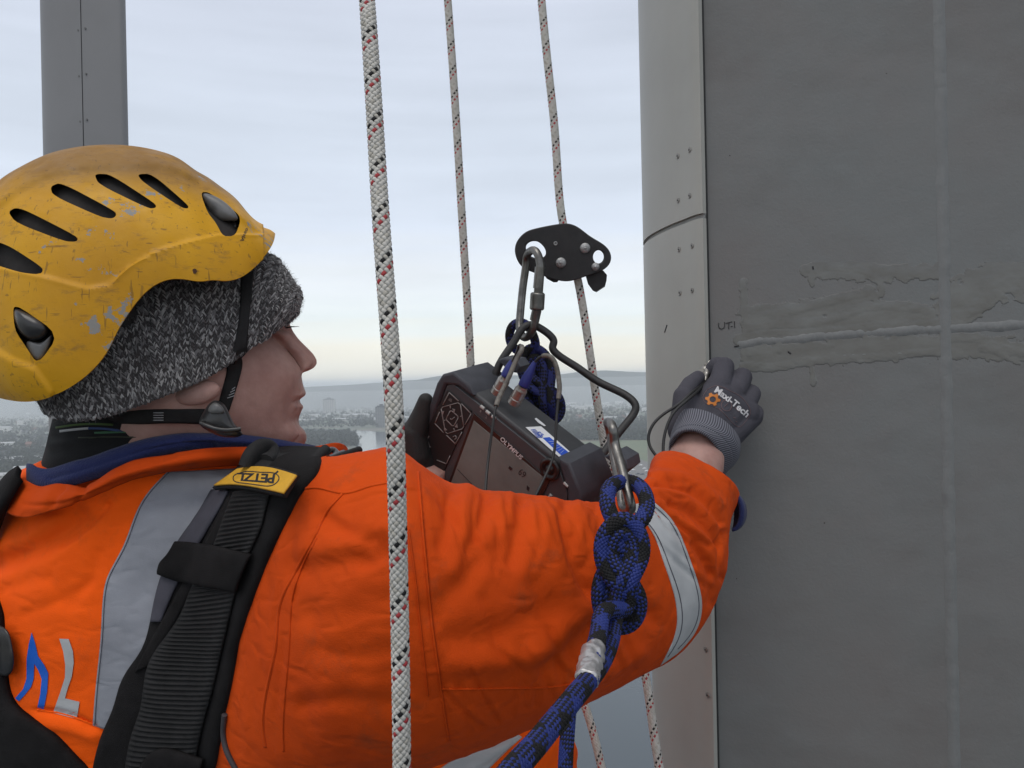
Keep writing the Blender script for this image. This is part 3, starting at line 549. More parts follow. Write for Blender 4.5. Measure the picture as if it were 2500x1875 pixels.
# ---- head and body as one surface: a stack of closed rings, near side traced, far side mirrored
def body():
    sil = [(480, 300, 440), (520, 250, 510), (580, 215, 570), (640, 200, 620), (700, 195, 668), (740, 195, 692), (765, 197, 702), (780, 200, 704), (795, 205, 709), (810, 210, 716), (830, 215, 731), (850, 222, 751), (865, 228, 765), (878, 232, 772.5), (888, 236, 773), (897, 239, 767), (905, 242, 753), (911, 244, 738), (920, 246, 736.5),
           (935, 250, 739), (948, 253, 743), (958, 256, 746), (967, 258, 742), (976, 260, 732), (984, 262, 734), (994, 264, 738), (1004, 266, 736), (1016, 268, 731), (1028, 269, 729), (1040, 268, 732), (1050, 266, 739), (1060, 264, 745), (1074, 262, 747), (1090, 258, 738), (1108, 252, 706), (1130, 245, 650), (1170, 245, 560), (1230, 240, 560), (1330, 240, 640), (1500, 200, 700), (1700, 180, 760), (1950, 180, 800), (2150, 200, 800)]
    sil = np.array(sil, float); ys = np.r_[np.linspace(480, 740, 24), np.linspace(743, 1110, 150), np.linspace(1125, 2150, 40)]
    xl = np.interp(ys, sil[:, 0], sil[:, 1]); ii = spl(sil, 900); o_ = np.argsort(ii[:, 0]); xr = np.interp(ys, ii[o_, 0], ii[o_, 2])
    xr = np.where((ys > 760) & (ys < 1110), np.interp(ys, sil[:, 0], sil[:, 2]) * .5 + xr * .5, xr)
    cheek = np.array([(700, 560), (780, 640), (800, 648), (820, 664), (840, 682), (860, 704), (880, 720), (897, 731), (911, 735), (925, 733), (950, 733), (970, 728), (985, 724), (1010, 722), (1030, 720), (1060, 728), (1110, 690)], float)
    n1, n2 = 46, 16; rows = []
    for y, a, b in zip(ys, xl, xr):
        face = 740 < y < 1112; xc = min(np.interp(y, cheek[:, 0], cheek[:, 1]), b - 3) if face else a + (b - a) * .86
        hw = np.interp(y, [480, 520, 600, 700, 800, 900, 960, 1000, 1040, 1070, 1110, 1140, 1200, 1300, 1500, 2150], [.004, .03, .052, .066, .073, .074, .071, .068, .060, .053, .045, .044, .050, .06, .07, .08])
        wn = np.interp(y, [740, 790, 820, 860, 885, 905, 915, 960, 1000, 1060, 1110], [.020, .010, .0055, .0045, .005, .008, .016, .019, .019, .020, .022]) if face else hw * .5
        t1 = np.sin(np.linspace(0, math.pi / 2, n1)); x1 = a + (xc - a) * t1; u = (x1 - a) / (xc - a)
        # full at the ear and cheekbone, then rounding off steeply to the front of the face
        back = np.sqrt(np.clip(1 - (1 - np.minimum(u / .35, 1)) ** 2, 0, 1)); p = np.interp(y, [740, 860, 1000, 1110], [3.0, 2.8, 2.3, 2.0]); front = wn + (hw - wn) * np.clip(1 - np.clip((u - .35) / .65, 0, 1) ** p, 0, 1) ** .62
        w1 = np.where(u < .35, hw * back, front)
        q = np.linspace(0, math.pi / 2, n2 + 1)[1:]; x2 = xc + (b - xc) * np.sin(q); ns_ = np.clip(np.interp(y, [785, 815, 900, 912], [0, 1, 1, 0]), 0, 1); sq = np.sin(q); w2 = wn * np.cos(q) ** .9 + ns_ * .0085 * np.clip(np.sin(np.minimum(sq / .8, 1) * math.pi), 0, 1) ** .8
        x = np.r_[x1, x2]; w = np.r_[w1, w2]; dm = dmed(x) + (0 if y < 1100 else min(.07, (y - 1100) * .0006))
        near = np.stack([x, np.full_like(x, y), dm - w], -1); far = np.stack([x, np.full_like(x, y), dm + w], -1)[::-1][1:-1]
        rows.append(np.vstack([near, far]))
    rows = np.array(rows)
    for _ in range(7): rows[26:172, :, 2] = rows[26:172, :, 2] * .5 + (rows[25:171, :, 2] + rows[27:173, :, 2]) * .25
    for _ in range(45): rows[27:171, :n1 - 3, 2] = rows[27:171, :n1 - 3, 2] * .5 + (rows[26:170, :n1 - 3, 2] + rows[28:172, :n1 - 3, 2]) * .25
    for _ in range(25): rows[27:171, :n1 - 4, 0] = rows[27:171, :n1 - 4, 0] * .5 + (rows[26:170, :n1 - 4, 0] + rows[28:172, :n1 - 4, 0]) * .25
    for _ in range(5): rows[27:171, n1 - 9:n1 + 6, 2] = rows[27:171, n1 - 9:n1 + 6, 2] * .5 + (rows[27:171, n1 - 10:n1 + 5, 2] + rows[27:171, n1 - 8:n1 + 7, 2]) * .25
    G = PA(rows); N = gnormals(G, False, True)
    if np.sum(N[60, 20] * (CAM - G[60, 20])) < 0: N = -N
    G = sculpt(G, N, [([(745, 974), (730, 977), (718, 983)], 4, -.0012), ([(736, 918), (722, 945), (708, 985), (704, 1015)], 10, -.0010), ([(742, 962), (725, 966)], 5, .001), ([(740, 992), (722, 994)], 6, .0012), ([(725, 1022), (705, 1032)], 12, -.0018), ([(690, 800), (712, 806)], 7, -.003), ([(676, 812), (700, 820)], 6, .0012),
                      ([(640, 860), (690, 900)], 34, .002), ([(560, 1010), (640, 1050)], 40, .002), ([(735, 1060), (700, 1075)], 18, .0015), ([(612, 985), (622, 1003)], 3, -.0008), ([(660, 820), (700, 840)], 9, -.0012)])
    V = G.reshape(-1, 3); nr, nc = G.shape[:2]; f = gfaces(nr, nc, False, True) + [tuple(range(nc)), tuple(range((nr - 1) * nc, nr * nc))[::-1]]
    a = Acc(); a.add(V, f)
    # right arm from the shoulder to the wrist, left arm folded in front
    pth = PA(spl([(760, 1450, .78), (1000, 1460, .72), (1250, 1490, .74), (1440, 1440, .79), (1590, 1370, .855), (1655, 1280, .90), (1692, 1180, .94), (1701, 1110, .97), (1714, 1050, 1.0)], 80)); a.add(*tube_vf(pth, np.interp(np.linspace(0, 1, 80), [0, .3, .55, .62, .72, .82, .9, 1], [.06, .048, .034, .022, .018, .022, .0340, .0335]), 28))
    pth = PA(spl([(500, 1420, 1.06), (760, 1600, 1.10), (960, 1500, 1.08), (1020, 1250, 1.02), (1030, 1130, .99)], 40)); a.add(*tube_vf(pth, np.linspace(.06, .034, 40), 20))
    return a.build('body', skin, person)
body_o = body()
# near ear lobe under the hat
V = []; th = np.linspace(0, 2 * math.pi, 18, endpoint=False); ph = np.linspace(0, math.pi, 12)
G = np.array([[P(480 + 50 * math.sin(p) * math.cos(t) + 30 * math.cos(p), 958 - 30 * math.cos(p) + 10 * math.sin(p) * math.cos(t), dmed(478) - .0725 - .0085 * math.sin(p) * math.sin(t)) for t in th] for p in ph]); mesh('ear', G.reshape(-1, 3), gfaces(12, 18, False, True), skin, body_o)
lash = mat('lash', (.02, .015, .012), .7); a = Acc()
for i in range(9):
    x0 = 696 + i * 1.6; d = dmed(x0) - .012; a.add(*tube_vf(PA(spl([(x0, 800 - i * .4, d), (x0 + 8, 801 - i * .5, d), (x0 + 15 + i, 796 + (i % 3), d + .002)], 6)), np.linspace(.00035, .0001, 6), 4))
prop(a.build('eyelashes', lash, body_o), kind='stuff')

# ---- knitted hat: a rounded base and its stitches
rim_b = [(706, 779), (685, 797), (650, 824), (605, 856), (560, 890), (500, 925), (450, 948), (400, 968), (350, 987), (300, 1005), (250, 1020), (190, 1028), (140, 1022), (105, 995), (88, 960)]
top_b = [(708, 777), (726, 757), (732, 735), (727, 708), (712, 682), (690, 650), (655, 622), (600, 580), (520, 520), (420, 470), (300, 455), (180, 480), (100, 560), (60, 680), (55, 800), (70, 900), (86, 955)]
def cap_grid(rim, top, ns, na, wfun, k=2.3, a0=0.0):
    R_ = spl(rim, ns); T_ = spl(top, ns); s = np.linspace(0, 1, ns); an = np.linspace(a0, math.pi / 2, na); G = np.zeros((ns, na, 3))
    for j, q in enumerate(an):
        m = math.sin(q) if q > 0 else q; G[:, j, :2] = R_ + (T_ - R_) * m; w = wfun(s) * max(math.cos(q), 0) ** (2 / k); G[:, j, 2] = dmed(G[:, j, 0]) - w
    return G
def full_ring(G):                      # near half plus mirrored far half as rows across the middle
    B = G.copy(); B[..., 2] = 2 * dmed(G[..., 0]) - G[..., 2]; return np.concatenate([G, B[:, ::-1][:, 1:]], 1)
wb = lambda s: .086 * np.clip(1 - np.abs(2 * s - 1) ** 5, 0, 1) ** .5 * np.interp(s, [0, .2, .5, 1], [.96, .93, .98, 1.0]) + .004
GB = cap_grid(rim_b, top_b, 150, 44, wb); Gf = PA(full_ring(GB))
hat_base = mat('hat_yarn_dark', (.042, .037, .038), .95, sheen=.3); hat_mid = mat('hat_yarn_grey', (.155, .148, .150), .95, sheen=.3); hat_lite = mat('hat_yarn_pale', (.34, .33, .325), .95, sheen=.4)
V, f = shell(Gf, .004, gnormals(Gf, toward=PA(np.array([[300, 800, .80]]))[0]) * -1); hat = mesh('knit_hat', V, f, hat_base, person)
def stitches():
    GBw = PA(GB); N = gnormals(GBw, toward=CAM); ns, na = GBw.shape[:2]; a = Acc(); r_ = np.random.default_rng(5)
    arc = np.r_[0, np.cumsum(np.linalg.norm(np.diff(GBw[:, 8], axis=0), axis=1))]; cols = int(arc[-1] / .0052)
    th = np.linspace(0, 2 * math.pi, 6, endpoint=False)
    def at(si, h):                     # a point h metres up from the rim in column position si
        fi = np.interp(si, arc, np.arange(ns)); i = int(min(fi, ns - 2)); col = GBw[i] * (1 - fi + i) + GBw[i + 1] * (fi - i); l = np.r_[0, np.cumsum(np.linalg.norm(np.diff(col, axis=0), axis=1))]
        fj = np.interp(h, l, np.arange(na)); j = int(min(fj, na - 2)); t = fj - j; return col[j] * (1 - t) + col[j + 1] * t, N[i, j], l[-1]
    for c in range(cols):
        for r in range(58):
            h = .001 + r * .0030; s0 = (c + .5) * .0052; cab = ((c + r // 9) % 7) in (0, 1); p0, n0, lm = at(s0, h)
            if h > lm - .004: break
            if pix(p0)[1] < 590 or (pix(p0)[0] < 330 and pix(p0)[1] < 800): continue
            for sd in (-1, 1):
                lean = .0020 * sd * (1.5 if cab else 1) ; lift = .0026 if cab else .0006
                A_, _, _ = at(s0 + lean * 1.05, h + .0026); B_, _, _ = at(s0 + lean * .10, h - .0022)
                A_ = A_ + n0 * lift + r_.normal(0, .00025, 3); B_ = B_ + n0 * lift + r_.normal(0, .00025, 3); pth = np.array([A_ + (A_ - B_) * .12 - n0 * .0009, A_ + n0 * .0002, (A_ + B_) / 2 + n0 * .0009, B_ + n0 * .0002, B_ - (A_ - B_) * .12 - n0 * .0009])
                # marl: two plies twisted together, each its own shade
                T = nrm(A_ - B_); side = np.cross(T, n0)
                for ply in (-1, 1):
                    m = int(r_.choice([0, 1, 2], p=[.52, .30, .18])); q = pth + side * ply * .00052; a.add(*tube_vf(q, np.array([.00025, .0007, .00085, .0007, .00025]), 4, ref=n0), m)
    prop(a.build('stitches', [hat_base, hat_mid, hat_lite], hat), kind='stuff')
    # loose wool fibres
    a = Acc()
    for k in range(4200):
        i = r_.integers(0, ns); j = r_.integers(0, na - 1)
        if i < 40 and r_.random() < .6: j = na - 2 - int(abs(r_.normal(0, 5))); j = max(j, 0)
        p = GBw[i, j]; q = pix(p)
        if q[1] < 600: continue
        n = N[i, j]; d = nrm(n + r_.normal(0, .8, 3)); e = p + n * .002 + d * r_.uniform(.002, .006); w = nrm(np.cross(d, r_.normal(0, 1, 3))) * .00011; b = p + n * .001
        m_ = (b + e) / 2 + r_.normal(0, .0006, 3); a.add([b - w, b + w, m_ + w, m_ - w, e], [(0, 1, 2, 3), (3, 2, 4)], 0)
    prop(a.build('loose_fibres', [hat_mid], hat, smooth=False), kind='stuff')
stitches()

# ---- collars: closed bands round the neck
def collar(name, top, bot, dc, h, t, m, parent, puff=.004, folds=(), n=90, rows=14, nz=.0012):
    T_ = spl(top, n); B_ = spl(bot, n); u = np.linspace(-1, 1, n); G = np.zeros((2 * n - 2, rows, 3))
    k = np.sqrt(np.clip(1 - np.abs(u) ** 2.2, 0, 1))
    for j in range(rows):
        v = j / (rows - 1); q = T_ * (1 - v) + B_ * v; d0 = np.interp(q[:, 0], [0, 850], dc); bul = puff * math.sin(v * math.pi); near = np.c_[q, d0 - (h + bul) * k]; far = np.c_[q, d0 + (h + bul) * k][::-1][1:-1]; G[:, j] = np.vstack([near, far])
    G = PA(G); N = gnormals(G, True); 
    if np.sum(N[n // 2, rows // 2] * (CAM - G[n // 2, rows // 2])) < 0: N = -N
    G = G + N * (fbm(G, 22) * nz).reshape(*G.shape[:2], 1); G = sculpt(G, N, folds); V, f = shell(G, t, N, True); return mesh(name, V, f, m, parent)
gait = collar('neck_gaiter', [(130, 1022), (200, 1022), (300, 1010), (400, 1012), (470, 1030), (540, 1062), (600, 1080), (640, 1090)], [(80, 1190), (150, 1190), (250, 1180), (350, 1150), (450, 1120), (540, 1110), (600, 1110), (640, 1108)], (.80, .86), .068, .002, gaiter_m, person, .006,
              [([(100, 1078), (200, 1060), (320, 1048), (430, 1062)], 6, -.003), ([(110, 1105), (250, 1085), (420, 1078)], 7, -.003), ([(120, 1092), (250, 1068), (420, 1068)], 6, .0025), ([(130, 1045), (250, 1032), (360, 1035), (450, 1062)], 6, .0025)])
flc = collar('fleece_collar', [(62, 1148), (66, 1132), (90, 1140), (160, 1132), (250, 1103), (350, 1072), (430, 1060), (520, 1057), (620, 1063), (720, 1080), (800, 1094)], [(62, 1150), (74, 1190), (110, 1196), (200, 1180), (300, 1150), (400, 1112), (480, 1098), (560, 1095), (640, 1100), (730, 1104), (800, 1096)], (.80, .88), .098, .003, fleece, person, .010,
             [([(120, 1168), (220, 1140), (330, 1105), (430, 1086), (520, 1082)], 7, -.003), ([(430, 1075), (480, 1082), (530, 1092)], 5, -.002)], nz=.0016)
ocl = collar('jacket_collar', [(40, 1190), (48, 1168), (90, 1185), (140, 1180), (190, 1186), (225, 1178), (300, 1132), (400, 1109), (500, 1095), (600, 1092), (700, 1094), (780, 1088), (830, 1082), (850, 1094)], [(30, 1215), (12, 1242), (40, 1262), (120, 1250), (200, 1225), (280, 1190), (400, 1156), (500, 1142), (600, 1135), (700, 1130), (780, 1125), (835, 1118), (852, 1106)], (.81, .90), .130, .003, orange, person, .010,
             [([(120, 1240), (135, 1205), (150, 1190)], 9, -.004), ([(190, 1225), (200, 1200), (205, 1188)], 8, -.003), ([(60, 1232), (140, 1232), (240, 1198), (360, 1158)], 5, -.0015), ([(420, 1128), (520, 1112), (640, 1110)], 12, .003), ([(300, 1150), (420, 1115)], 10, -.002)], rows=18)
for i, (pts, c) in enumerate((([(135, 1044), (200, 1036), (275, 1037)], (.05, .09, .02)), ([(145, 1053), (190, 1048), (215, 1046)], (.35, .35, .36)), ([(215, 1046), (250, 1047), (300, 1053)], (.035, .06, .16)), ([(230, 1057), (330, 1054), (430, 1063)], (.04, .12, .06)), ([(190, 1068), (290, 1067), (380, 1066)], (.03, .035, .02)),
                              ([(295, 1022), (320, 1026), (345, 1031)], (.3, .31, .32)), ([(345, 1031), (390, 1045), (450, 1070)], (.02, .02, .025)), ([(410, 1052), (430, 1059), (447, 1063)], (.42, .42, .43)), ([(330, 1050), (380, 1055), (425, 1062)], (.05, .09, .15)))):
    seam('printed_line', pts, (5, 6, 5, 4, 2.5, 5, 6, 6, 4)[i], bvh_of([gait]), mat('gaiter_print_%d' % i, c, .8), gait, off=.0012, n=24)

# ---- jacket: body and right sleeve
def jacket():
    rg = [(1110, 120, 800, .86, .92, .075), (1150, 35, 865, .85, .93, .125), (1200, 8, 930, .86, .94, .150), (1260, -20, 990, .87, .95, .170), (1350, -55, 1040, .88, .96, .185), (1500, -110, 1150, .89, .97, .20), (1650, -140, 1260, .90, .98, .21), (1800, -170, 1392, .91, .99, .215), (1875, -185, 1408, .915, 1.0, .215), (1980, -200, 1412, .92, 1.0, .215), (2150, -215, 1400, .93, 1.01, .21)]
    r_ = spl(rg, 260, byidx=True); n = 210; ff = slice(-2, 0, -5); G = np.zeros((260, n + len(range(n)[ff]), 3)); q = np.linspace(0, math.pi, n); c = -np.cos(q); b = np.sin(q)
    for i, (y, xl, xr, dl, dr, h) in enumerate(r_):
        x = xl + (xr - xl) * (c + 1) / 2; yy = y + 34 * (1 - b) * np.where(c < 0, .3, -.2); d0 = dl + (dr - dl) * (c + 1) / 2; k = b ** .72
        near = np.c_[x, yy, d0 - h * k]; far = np.c_[x, yy, d0 + h * .9 * k][ff]; G[i] = np.vstack([near, far])
    G = PA(G); N = gnormals(G, False, True)
    if np.sum(N[130, 60] * (CAM - G[130, 60])) < 0: N = -N
    G = G + N * (fbm(G, 6, 4) * .0028 + fbm(G * np.array((1.0, 1.0, 1.6)) + 3.3, 19, 3) * .0012).reshape(260, -1, 1)
    G = sculpt(G, N, [([(-10, 1378), (70, 1345), (135, 1310), (190, 1262)], 26, -.007), ([(10, 1340), (80, 1312), (140, 1270)], 24, .003), ([(100, 1420), (170, 1350), (240, 1280)], 40, .002), ([(-10, 1446), (50, 1425), (120, 1412)], 18, -.0022), ([(150, 1330), (205, 1292), (262, 1232)], 10, -.003),
                      ([(60, 1500), (140, 1470), (220, 1420)], 12, -.0014), ([(170, 1480), (215, 1420), (245, 1350)], 14, -.0016), ([(90, 1735), (160, 1745), (230, 1775)], 7, -.0035), ([(90, 1765), (160, 1775), (230, 1800)], 16, .003), ([(1090, 1850), (1160, 1835), (1230, 1800)], 9, -.004), ([(1150, 1875), (1190, 1850), (1240, 1815)], 9, .003)])
    V = G.reshape(-1, 3); nr, nc = G.shape[:2]; return mesh('jacket', V, gfaces(nr, nc, False, True) + [tuple(range(nc))], hivis, person)
jack = jacket()
def sleeve():
    rg = [  # top edge, bottom edge, depth, half depth, shift of the near side
        (500, 1190, 450, 1965, .80, .06, 0, 0), (560, 1165, 510, 1965, .765, .075, 0, 0), (650, 1140, 605, 1960, .732, .095, 0, 0), (760, 1118, 730, 1945, .705, .112, 0, 0), (850, 1112, 850, 1925, .690, .122, 0, 0), (940, 1095, 970, 1900, .680, .122, 0, 0), (1000, 1114, 1060, 1878, .676, .118, 0, 0), (1075, 1164, 1160, 1842, .678, .110, 0, 0), (1170, 1194, 1270, 1796, .688, .102, 0, 0), (1300, 1209, 1390, 1742, .708, .094, 0, 0), (1420, 1224, 1500, 1688, .738, .085, 0, 0), (1500, 1216, 1580, 1646, .768, .079, 4, 0),
        (1556, 1182, 1655, 1598, .80, .075, 10, -6), (1580, 1166, 1712, 1530, .825, .072, 14, -14), (1590, 1152, 1748, 1462, .848, .068, 18, -22), (1592, 1140, 1768, 1396, .870, .064, 20, -30), (1594, 1131, 1774, 1335, .892, .060, 20, -36), (1596, 1124, 1784, 1278, .915, .055, 20, -38), (1600, 1121, 1803, 1218, .945, .050, 20, -38)]
    n = 330; r_ = spl(rg, n, byidx=True); m = 190; th = np.linspace(0, 2 * math.pi, m, endpoint=False); G = np.zeros((n, m, 3))
    for i, (xt, yt, xb, yb, d, h, sx, sy) in enumerate(r_):
        cx, cy = (xt + xb) / 2, (yt + yb) / 2; ax, ay = (xt - xb) / 2, (yt - yb) / 2; c, s = np.cos(th), np.sin(th); c2 = np.sign(c) * np.abs(c) ** .92; s2 = np.sign(s) * np.abs(s) ** .85
        G[i] = np.c_[cx + ax * c2 + sx * s2, cy + ay * c2 + sy * s2, d - h * s2]
    G = PA(G); N = gnormals(G, False, True)
    if np.sum(N[150, m // 4] * (CAM - G[150, m // 4])) < 0: N = -N
    G = G + N * ((fbm(G, 8, 4) * .0026) + (fbm(G * np.array((1.3, 1.0, .8)), 38, 3) * .0009)).reshape(n, m, 1)
    cr_ = []; rc = random.Random(21)
    def crease(a, b, sag, w, h):
        m_ = ((a[0] + b[0]) / 2 + sag * (b[1] - a[1]) / 100, (a[1] + b[1]) / 2 - sag * (b[0] - a[0]) / 100); cr_.append(([a, m_, b], w, -h)); o_ = w * 1.7; cr_.append(([(a[0] + o_, a[1] - o_ * .6), (m_[0] + o_, m_[1] - o_ * .6), (b[0] + o_, b[1] - o_ * .6)], w * 1.3, h * .7))
    for i in range(9): t_ = i / 8; crease((1572 + rc.uniform(-12, 25), 1180 + t_ * 60), (1655 + t_ * 70 + rc.uniform(-20, 30), 1190 + t_ * 230 + rc.uniform(-20, 20)), rc.uniform(-14, 14), rc.uniform(5, 8), rc.uniform(.0014, .0026))
    for i in range(17): x_ = 1075 + i * 25 + rc.uniform(-10, 10); crease((x_, 1215 + rc.uniform(-5, 20)), (x_ + rc.uniform(-30, 50), 1290 + rc.uniform(10, 130)), rc.uniform(-16, 16), rc.uniform(5, 9), rc.uniform(.0009, .0020))
    for i in range(13): x_ = 1140 + i * 34 + rc.uniform(-10, 10); y_ = 1800 - (x_ - 1140) * .40; crease((x_, y_ - rc.uniform(5, 20)), (x_ - rc.uniform(20, 90), y_ - rc.uniform(90, 180)), rc.uniform(-16, 16), rc.uniform(5, 9), rc.uniform(.0008, .0018))
    for i in range(16): x_ = rc.uniform(620, 960); y_ = rc.uniform(1250, 1800); crease((x_, y_), (x_ + rc.uniform(40, 130), y_ + rc.uniform(-45, 25)), rc.uniform(-18, 18), rc.uniform(5, 10), rc.uniform(.0006, .0014))
    for i in range(34): crease((1023 + i * 2.4 + rc.uniform(-3, 3), 1215 + i * 19), (1034 + i * 2.4 + rc.uniform(-2, 6), 1219 + i * 19), 0, 5, .0009)       # puckers along the seam
    G = sculpt(G, N, cr_)
    G = sculpt(G, N, [([(740, 1500), (830, 1496), (930, 1466)], 30, -.0024), ([(780, 1592), (880, 1602), (960, 1590)], 24, -.0022), ([(740, 1722), (840, 1712), (960, 1718)], 22, -.003), ([(770, 1318), (735, 1400), (715, 1470)], 7, -.002), ([(690, 1560), (684, 1640), (672, 1740)], 6, -.0016), ([(860, 1640), (900, 1650), (960, 1640)], 12, -.0016), ([(880, 1385), (920, 1372), (958, 1340)], 10, -.0018),
                      ([(760, 1340), (850, 1330), (940, 1290)], 34, .004), ([(720, 1390), (820, 1378), (930, 1350)], 26, -.004), ([(790, 1260), (850, 1300), (930, 1320)], 20, -.004),
                      ([(1272, 1230), (1262, 1290), (1245, 1370)], 16, -.004), ([(1310, 1250), (1308, 1310), (1290, 1400)], 26, .003), ([(1190, 1215), (1172, 1280), (1140, 1340)], 14, -.0035), ([(1225, 1230), (1210, 1300), (1180, 1400)], 26, .003), ([(1372, 1245), (1392, 1340), (1440, 1450)], 15, -.0055), ([(1410, 1240), (1435, 1320), (1465, 1400)], 18, .004), ([(1345, 1260), (1360, 1350), (1400, 1470)], 24, .003), ([(1100, 1210), (1092, 1270), (1075, 1330)], 16, -.003), ([(1300, 1420), (1330, 1490), (1340, 1560)], 18, -.003), ([(1180, 1460), (1210, 1530), (1230, 1600)], 16, -.0025), ([(1060, 1500), (1150, 1400), (1210, 1340)], 30, -.004), ([(1140, 1196), (1130, 1290), (1110, 1390)], 24, .004),
                      ([(1340, 1640), (1400, 1590), (1450, 1540)], 24, -.006), ([(1300, 1600), (1370, 1540), (1430, 1490)], 26, .005), ([(1100, 1560), (1230, 1540), (1350, 1480)], 34, -.004), ([(1120, 1620), (1240, 1610), (1330, 1570)], 28, .004), ([(1400, 1690), (1480, 1640), (1560, 1590)], 20, .005), ([(1440, 1590), (1520, 1540), (1590, 1500)], 22, -.004), ([(1500, 1420), (1560, 1460), (1600, 1520)], 18, -.004),
                      ([(1592, 1160), (1640, 1158), (1700, 1180), (1760, 1230)], 12, .0035), ([(1580, 1180), (1650, 1185), (1720, 1220), (1762, 1275)], 10, -.005), ([(1600, 1200), (1680, 1225), (1740, 1280)], 12, .004), ([(1640, 1230), (1700, 1265), (1755, 1330)], 10, -.0045), ([(1768, 1300), (1756, 1360), (1764, 1410)], 8, -.006), ([(1690, 1290), (1740, 1340), (1760, 1400)], 12, .003), ([(1700, 1330), (1735, 1400), (1740, 1470)], 14, -.004)])
    V = G.reshape(-1, 3); f = gfaces(n, m, False, True); B_ = G - N * .003; k = n * m                      # hollow cuff end
    V2 = B_[n - 40:].reshape(-1, 3); f += [tuple(reversed(q)) for q in gfaces(40, m, False, True, off=k)]
    for j in range(m): j2 = (j + 1) % m; f.append(((n - 1) * m + j, k + 39 * m + j, k + 39 * m + j2, (n - 1) * m + j2))
    return mesh('sleeve', np.vstack([V, V2]), f, orange, jack)
slv = sleeve()
lp = PA(spl([(470, 1400, 1.05), (560, 1460, 1.08), (760, 1600, 1.10), (960, 1520, 1.08), (1018, 1300, 1.035), (1024, 1190, 1.01)], 80)); V, f = tube_vf(lp, np.linspace(.075, .050, 80), 48, caps=False); cc_ = np.repeat(lp, 48, 0); V = cc_ + (V - cc_) * (1 + .10 * fbm(V, 16, 3))[:, None]; mesh('sleeve', V, f, orange, jack)
TJ = bvh_of([jack, slv, ocl]); TS = bvh_of([slv]); TB = bvh_of([jack])
# inner sleeve lining showing at the cuff
G = np.array([[P(1786 + 30 * math.sin(t) * b, 1250 + 40 * math.cos(t), .935 + .012 * math.cos(q)) for q, b in ((0, .2), (1.2, 1), (2.2, .6))] for t in np.linspace(0, math.pi, 16)]); V, f = shell(G, .004); mesh('cuff_lining', V, f, fleece, slv)
# tapes, seams and printed marks sewn on the jacket
laid('reflective_stripe', [(408, 1152), (343, 1229), (303, 1328), (269, 1393), (256, 1428), (246, 1547), (234, 1672), (226, 1771)], [(600, 1142), (548, 1220), (485, 1330), (420, 1430), (405, 1530), (345, 1650), (280, 1790)], TB, reflect, jack, .0016, .0015, 120, 40)
for pts in ([(412, 1153), (347, 1230), (307, 1329), (273, 1394), (260, 1429), (250, 1548), (238, 1673), (231, 1770)],): seam('stitch_line', pts, 1.6, TB, mat('grey_thread', (.10, .10, .12), .8), jack, .0024, .0006, 120)
laid('reflective_stripe', [(1060, 1890), (1120, 1846), (1190, 1812), (1262, 1790)], [(1180, 1890), (1215, 1856), (1250, 1822), (1275, 1800)], TB, band_m, jack, .0016, .0015, 40, 14)
laid('elbow_band', [(1530, 1235), (1587, 1289), (1622, 1373), (1646, 1448), (1654, 1522), (1641, 1572), (1612, 1626)], [(1592, 1222), (1641, 1269), (1686, 1368), (1711, 1448), (1713, 1498), (1696, 1547), (1654, 1596)], TS, band_m, slv, .0016, .0015, 90, 26)
gt = bpy.data.materials['grey_thread']; TBAND = bvh_of([slv] + [c for c in slv.children if c.name.startswith('elbow')])
for pts in ([(1540, 1243), (1594, 1291), (1632, 1373), (1658, 1448), (1666, 1521), (1653, 1568), (1630, 1605)], [(1590, 1230), (1636, 1273), (1680, 1370), (1704, 1448), (1706, 1496), (1690, 1543), (1655, 1585)]): seam('stitch_line', pts, 1.8, TBAND, gt, slv, .0008, .0005, 90)
for nm, pts, w in (('sleeve_seam', [(835, 1204), (796, 1249), (766, 1309), (706, 1418), (679, 1483), (671, 1572), (651, 1672), (639, 1771), (646, 1826)], 5), ('sleeve_seam', [(771, 1313), (726, 1408), (709, 1478), (704, 1572), (696, 1672), (689, 1796), (691, 1836)], 3), ('yoke_seam', [(741, 1192), (776, 1190), (840, 1202), (895, 1187), (950, 1176)], 5),
                   ('sleeve_seam', [(1022, 1150), (1026, 1204), (1034, 1299), (1045, 1423), (1055, 1522), (1072, 1647), (1082, 1721), (1096, 1810)], 4), ('sleeve_seam', [(1080, 1684), (1160, 1684), (1249, 1682), (1348, 1679), (1447, 1660)], 3), ('sleeve_seam', [(998, 1290), (1015, 1420), (1030, 1560), (1045, 1700)], 2)):
    seam(nm, pts, w, TS, orange, slv, .0014, .0018, 110); seam('stitch_line', [(x + w * .9, y) for x, y in pts], 1.6, TS, thread, slv, .0007, .0005, 110)
seam('hem_seam', [(90, 1733), (150, 1742), (225, 1768), (262, 1786)], 4, TB, hivis, jack, .0014, .0018, 50)
def print_poly(name, px, m, tree, parent, off=.0012):
    from mathutils.geometry import tessellate_polygon
    p = np.array(px, float); p = np.vstack([lin(np.array([p[i], p[(i + 1) % len(p)]]), 5)[:-1] for i in range(len(p))]); me = bmesh.new(); vs_ = [me.verts.new((x, y, 0)) for x, y in p]
    for t in tessellate_polygon([[Vector((x, y, 0)) for x, y in p]]): me.faces.new([vs_[i] for i in t])
    bmesh.ops.subdivide_edges(me, edges=[e for e in me.edges if e.calc_length() > 8], cuts=2, use_grid_fill=True); bmesh.ops.triangulate(me, faces=me.faces)
    me.verts.index_update(); q = np.array([v.co[:2] for v in me.verts]); f = [tuple(v.index for v in fc.verts) for fc in me.faces]; me.free(); return mesh(name, drop(q, tree, off), f, m, parent)
blue_print = mat('blue_print', (.008, .11, .55), .5); grey_print = mat('grey_print', (.42, .43, .44), .4)
k = 3.568
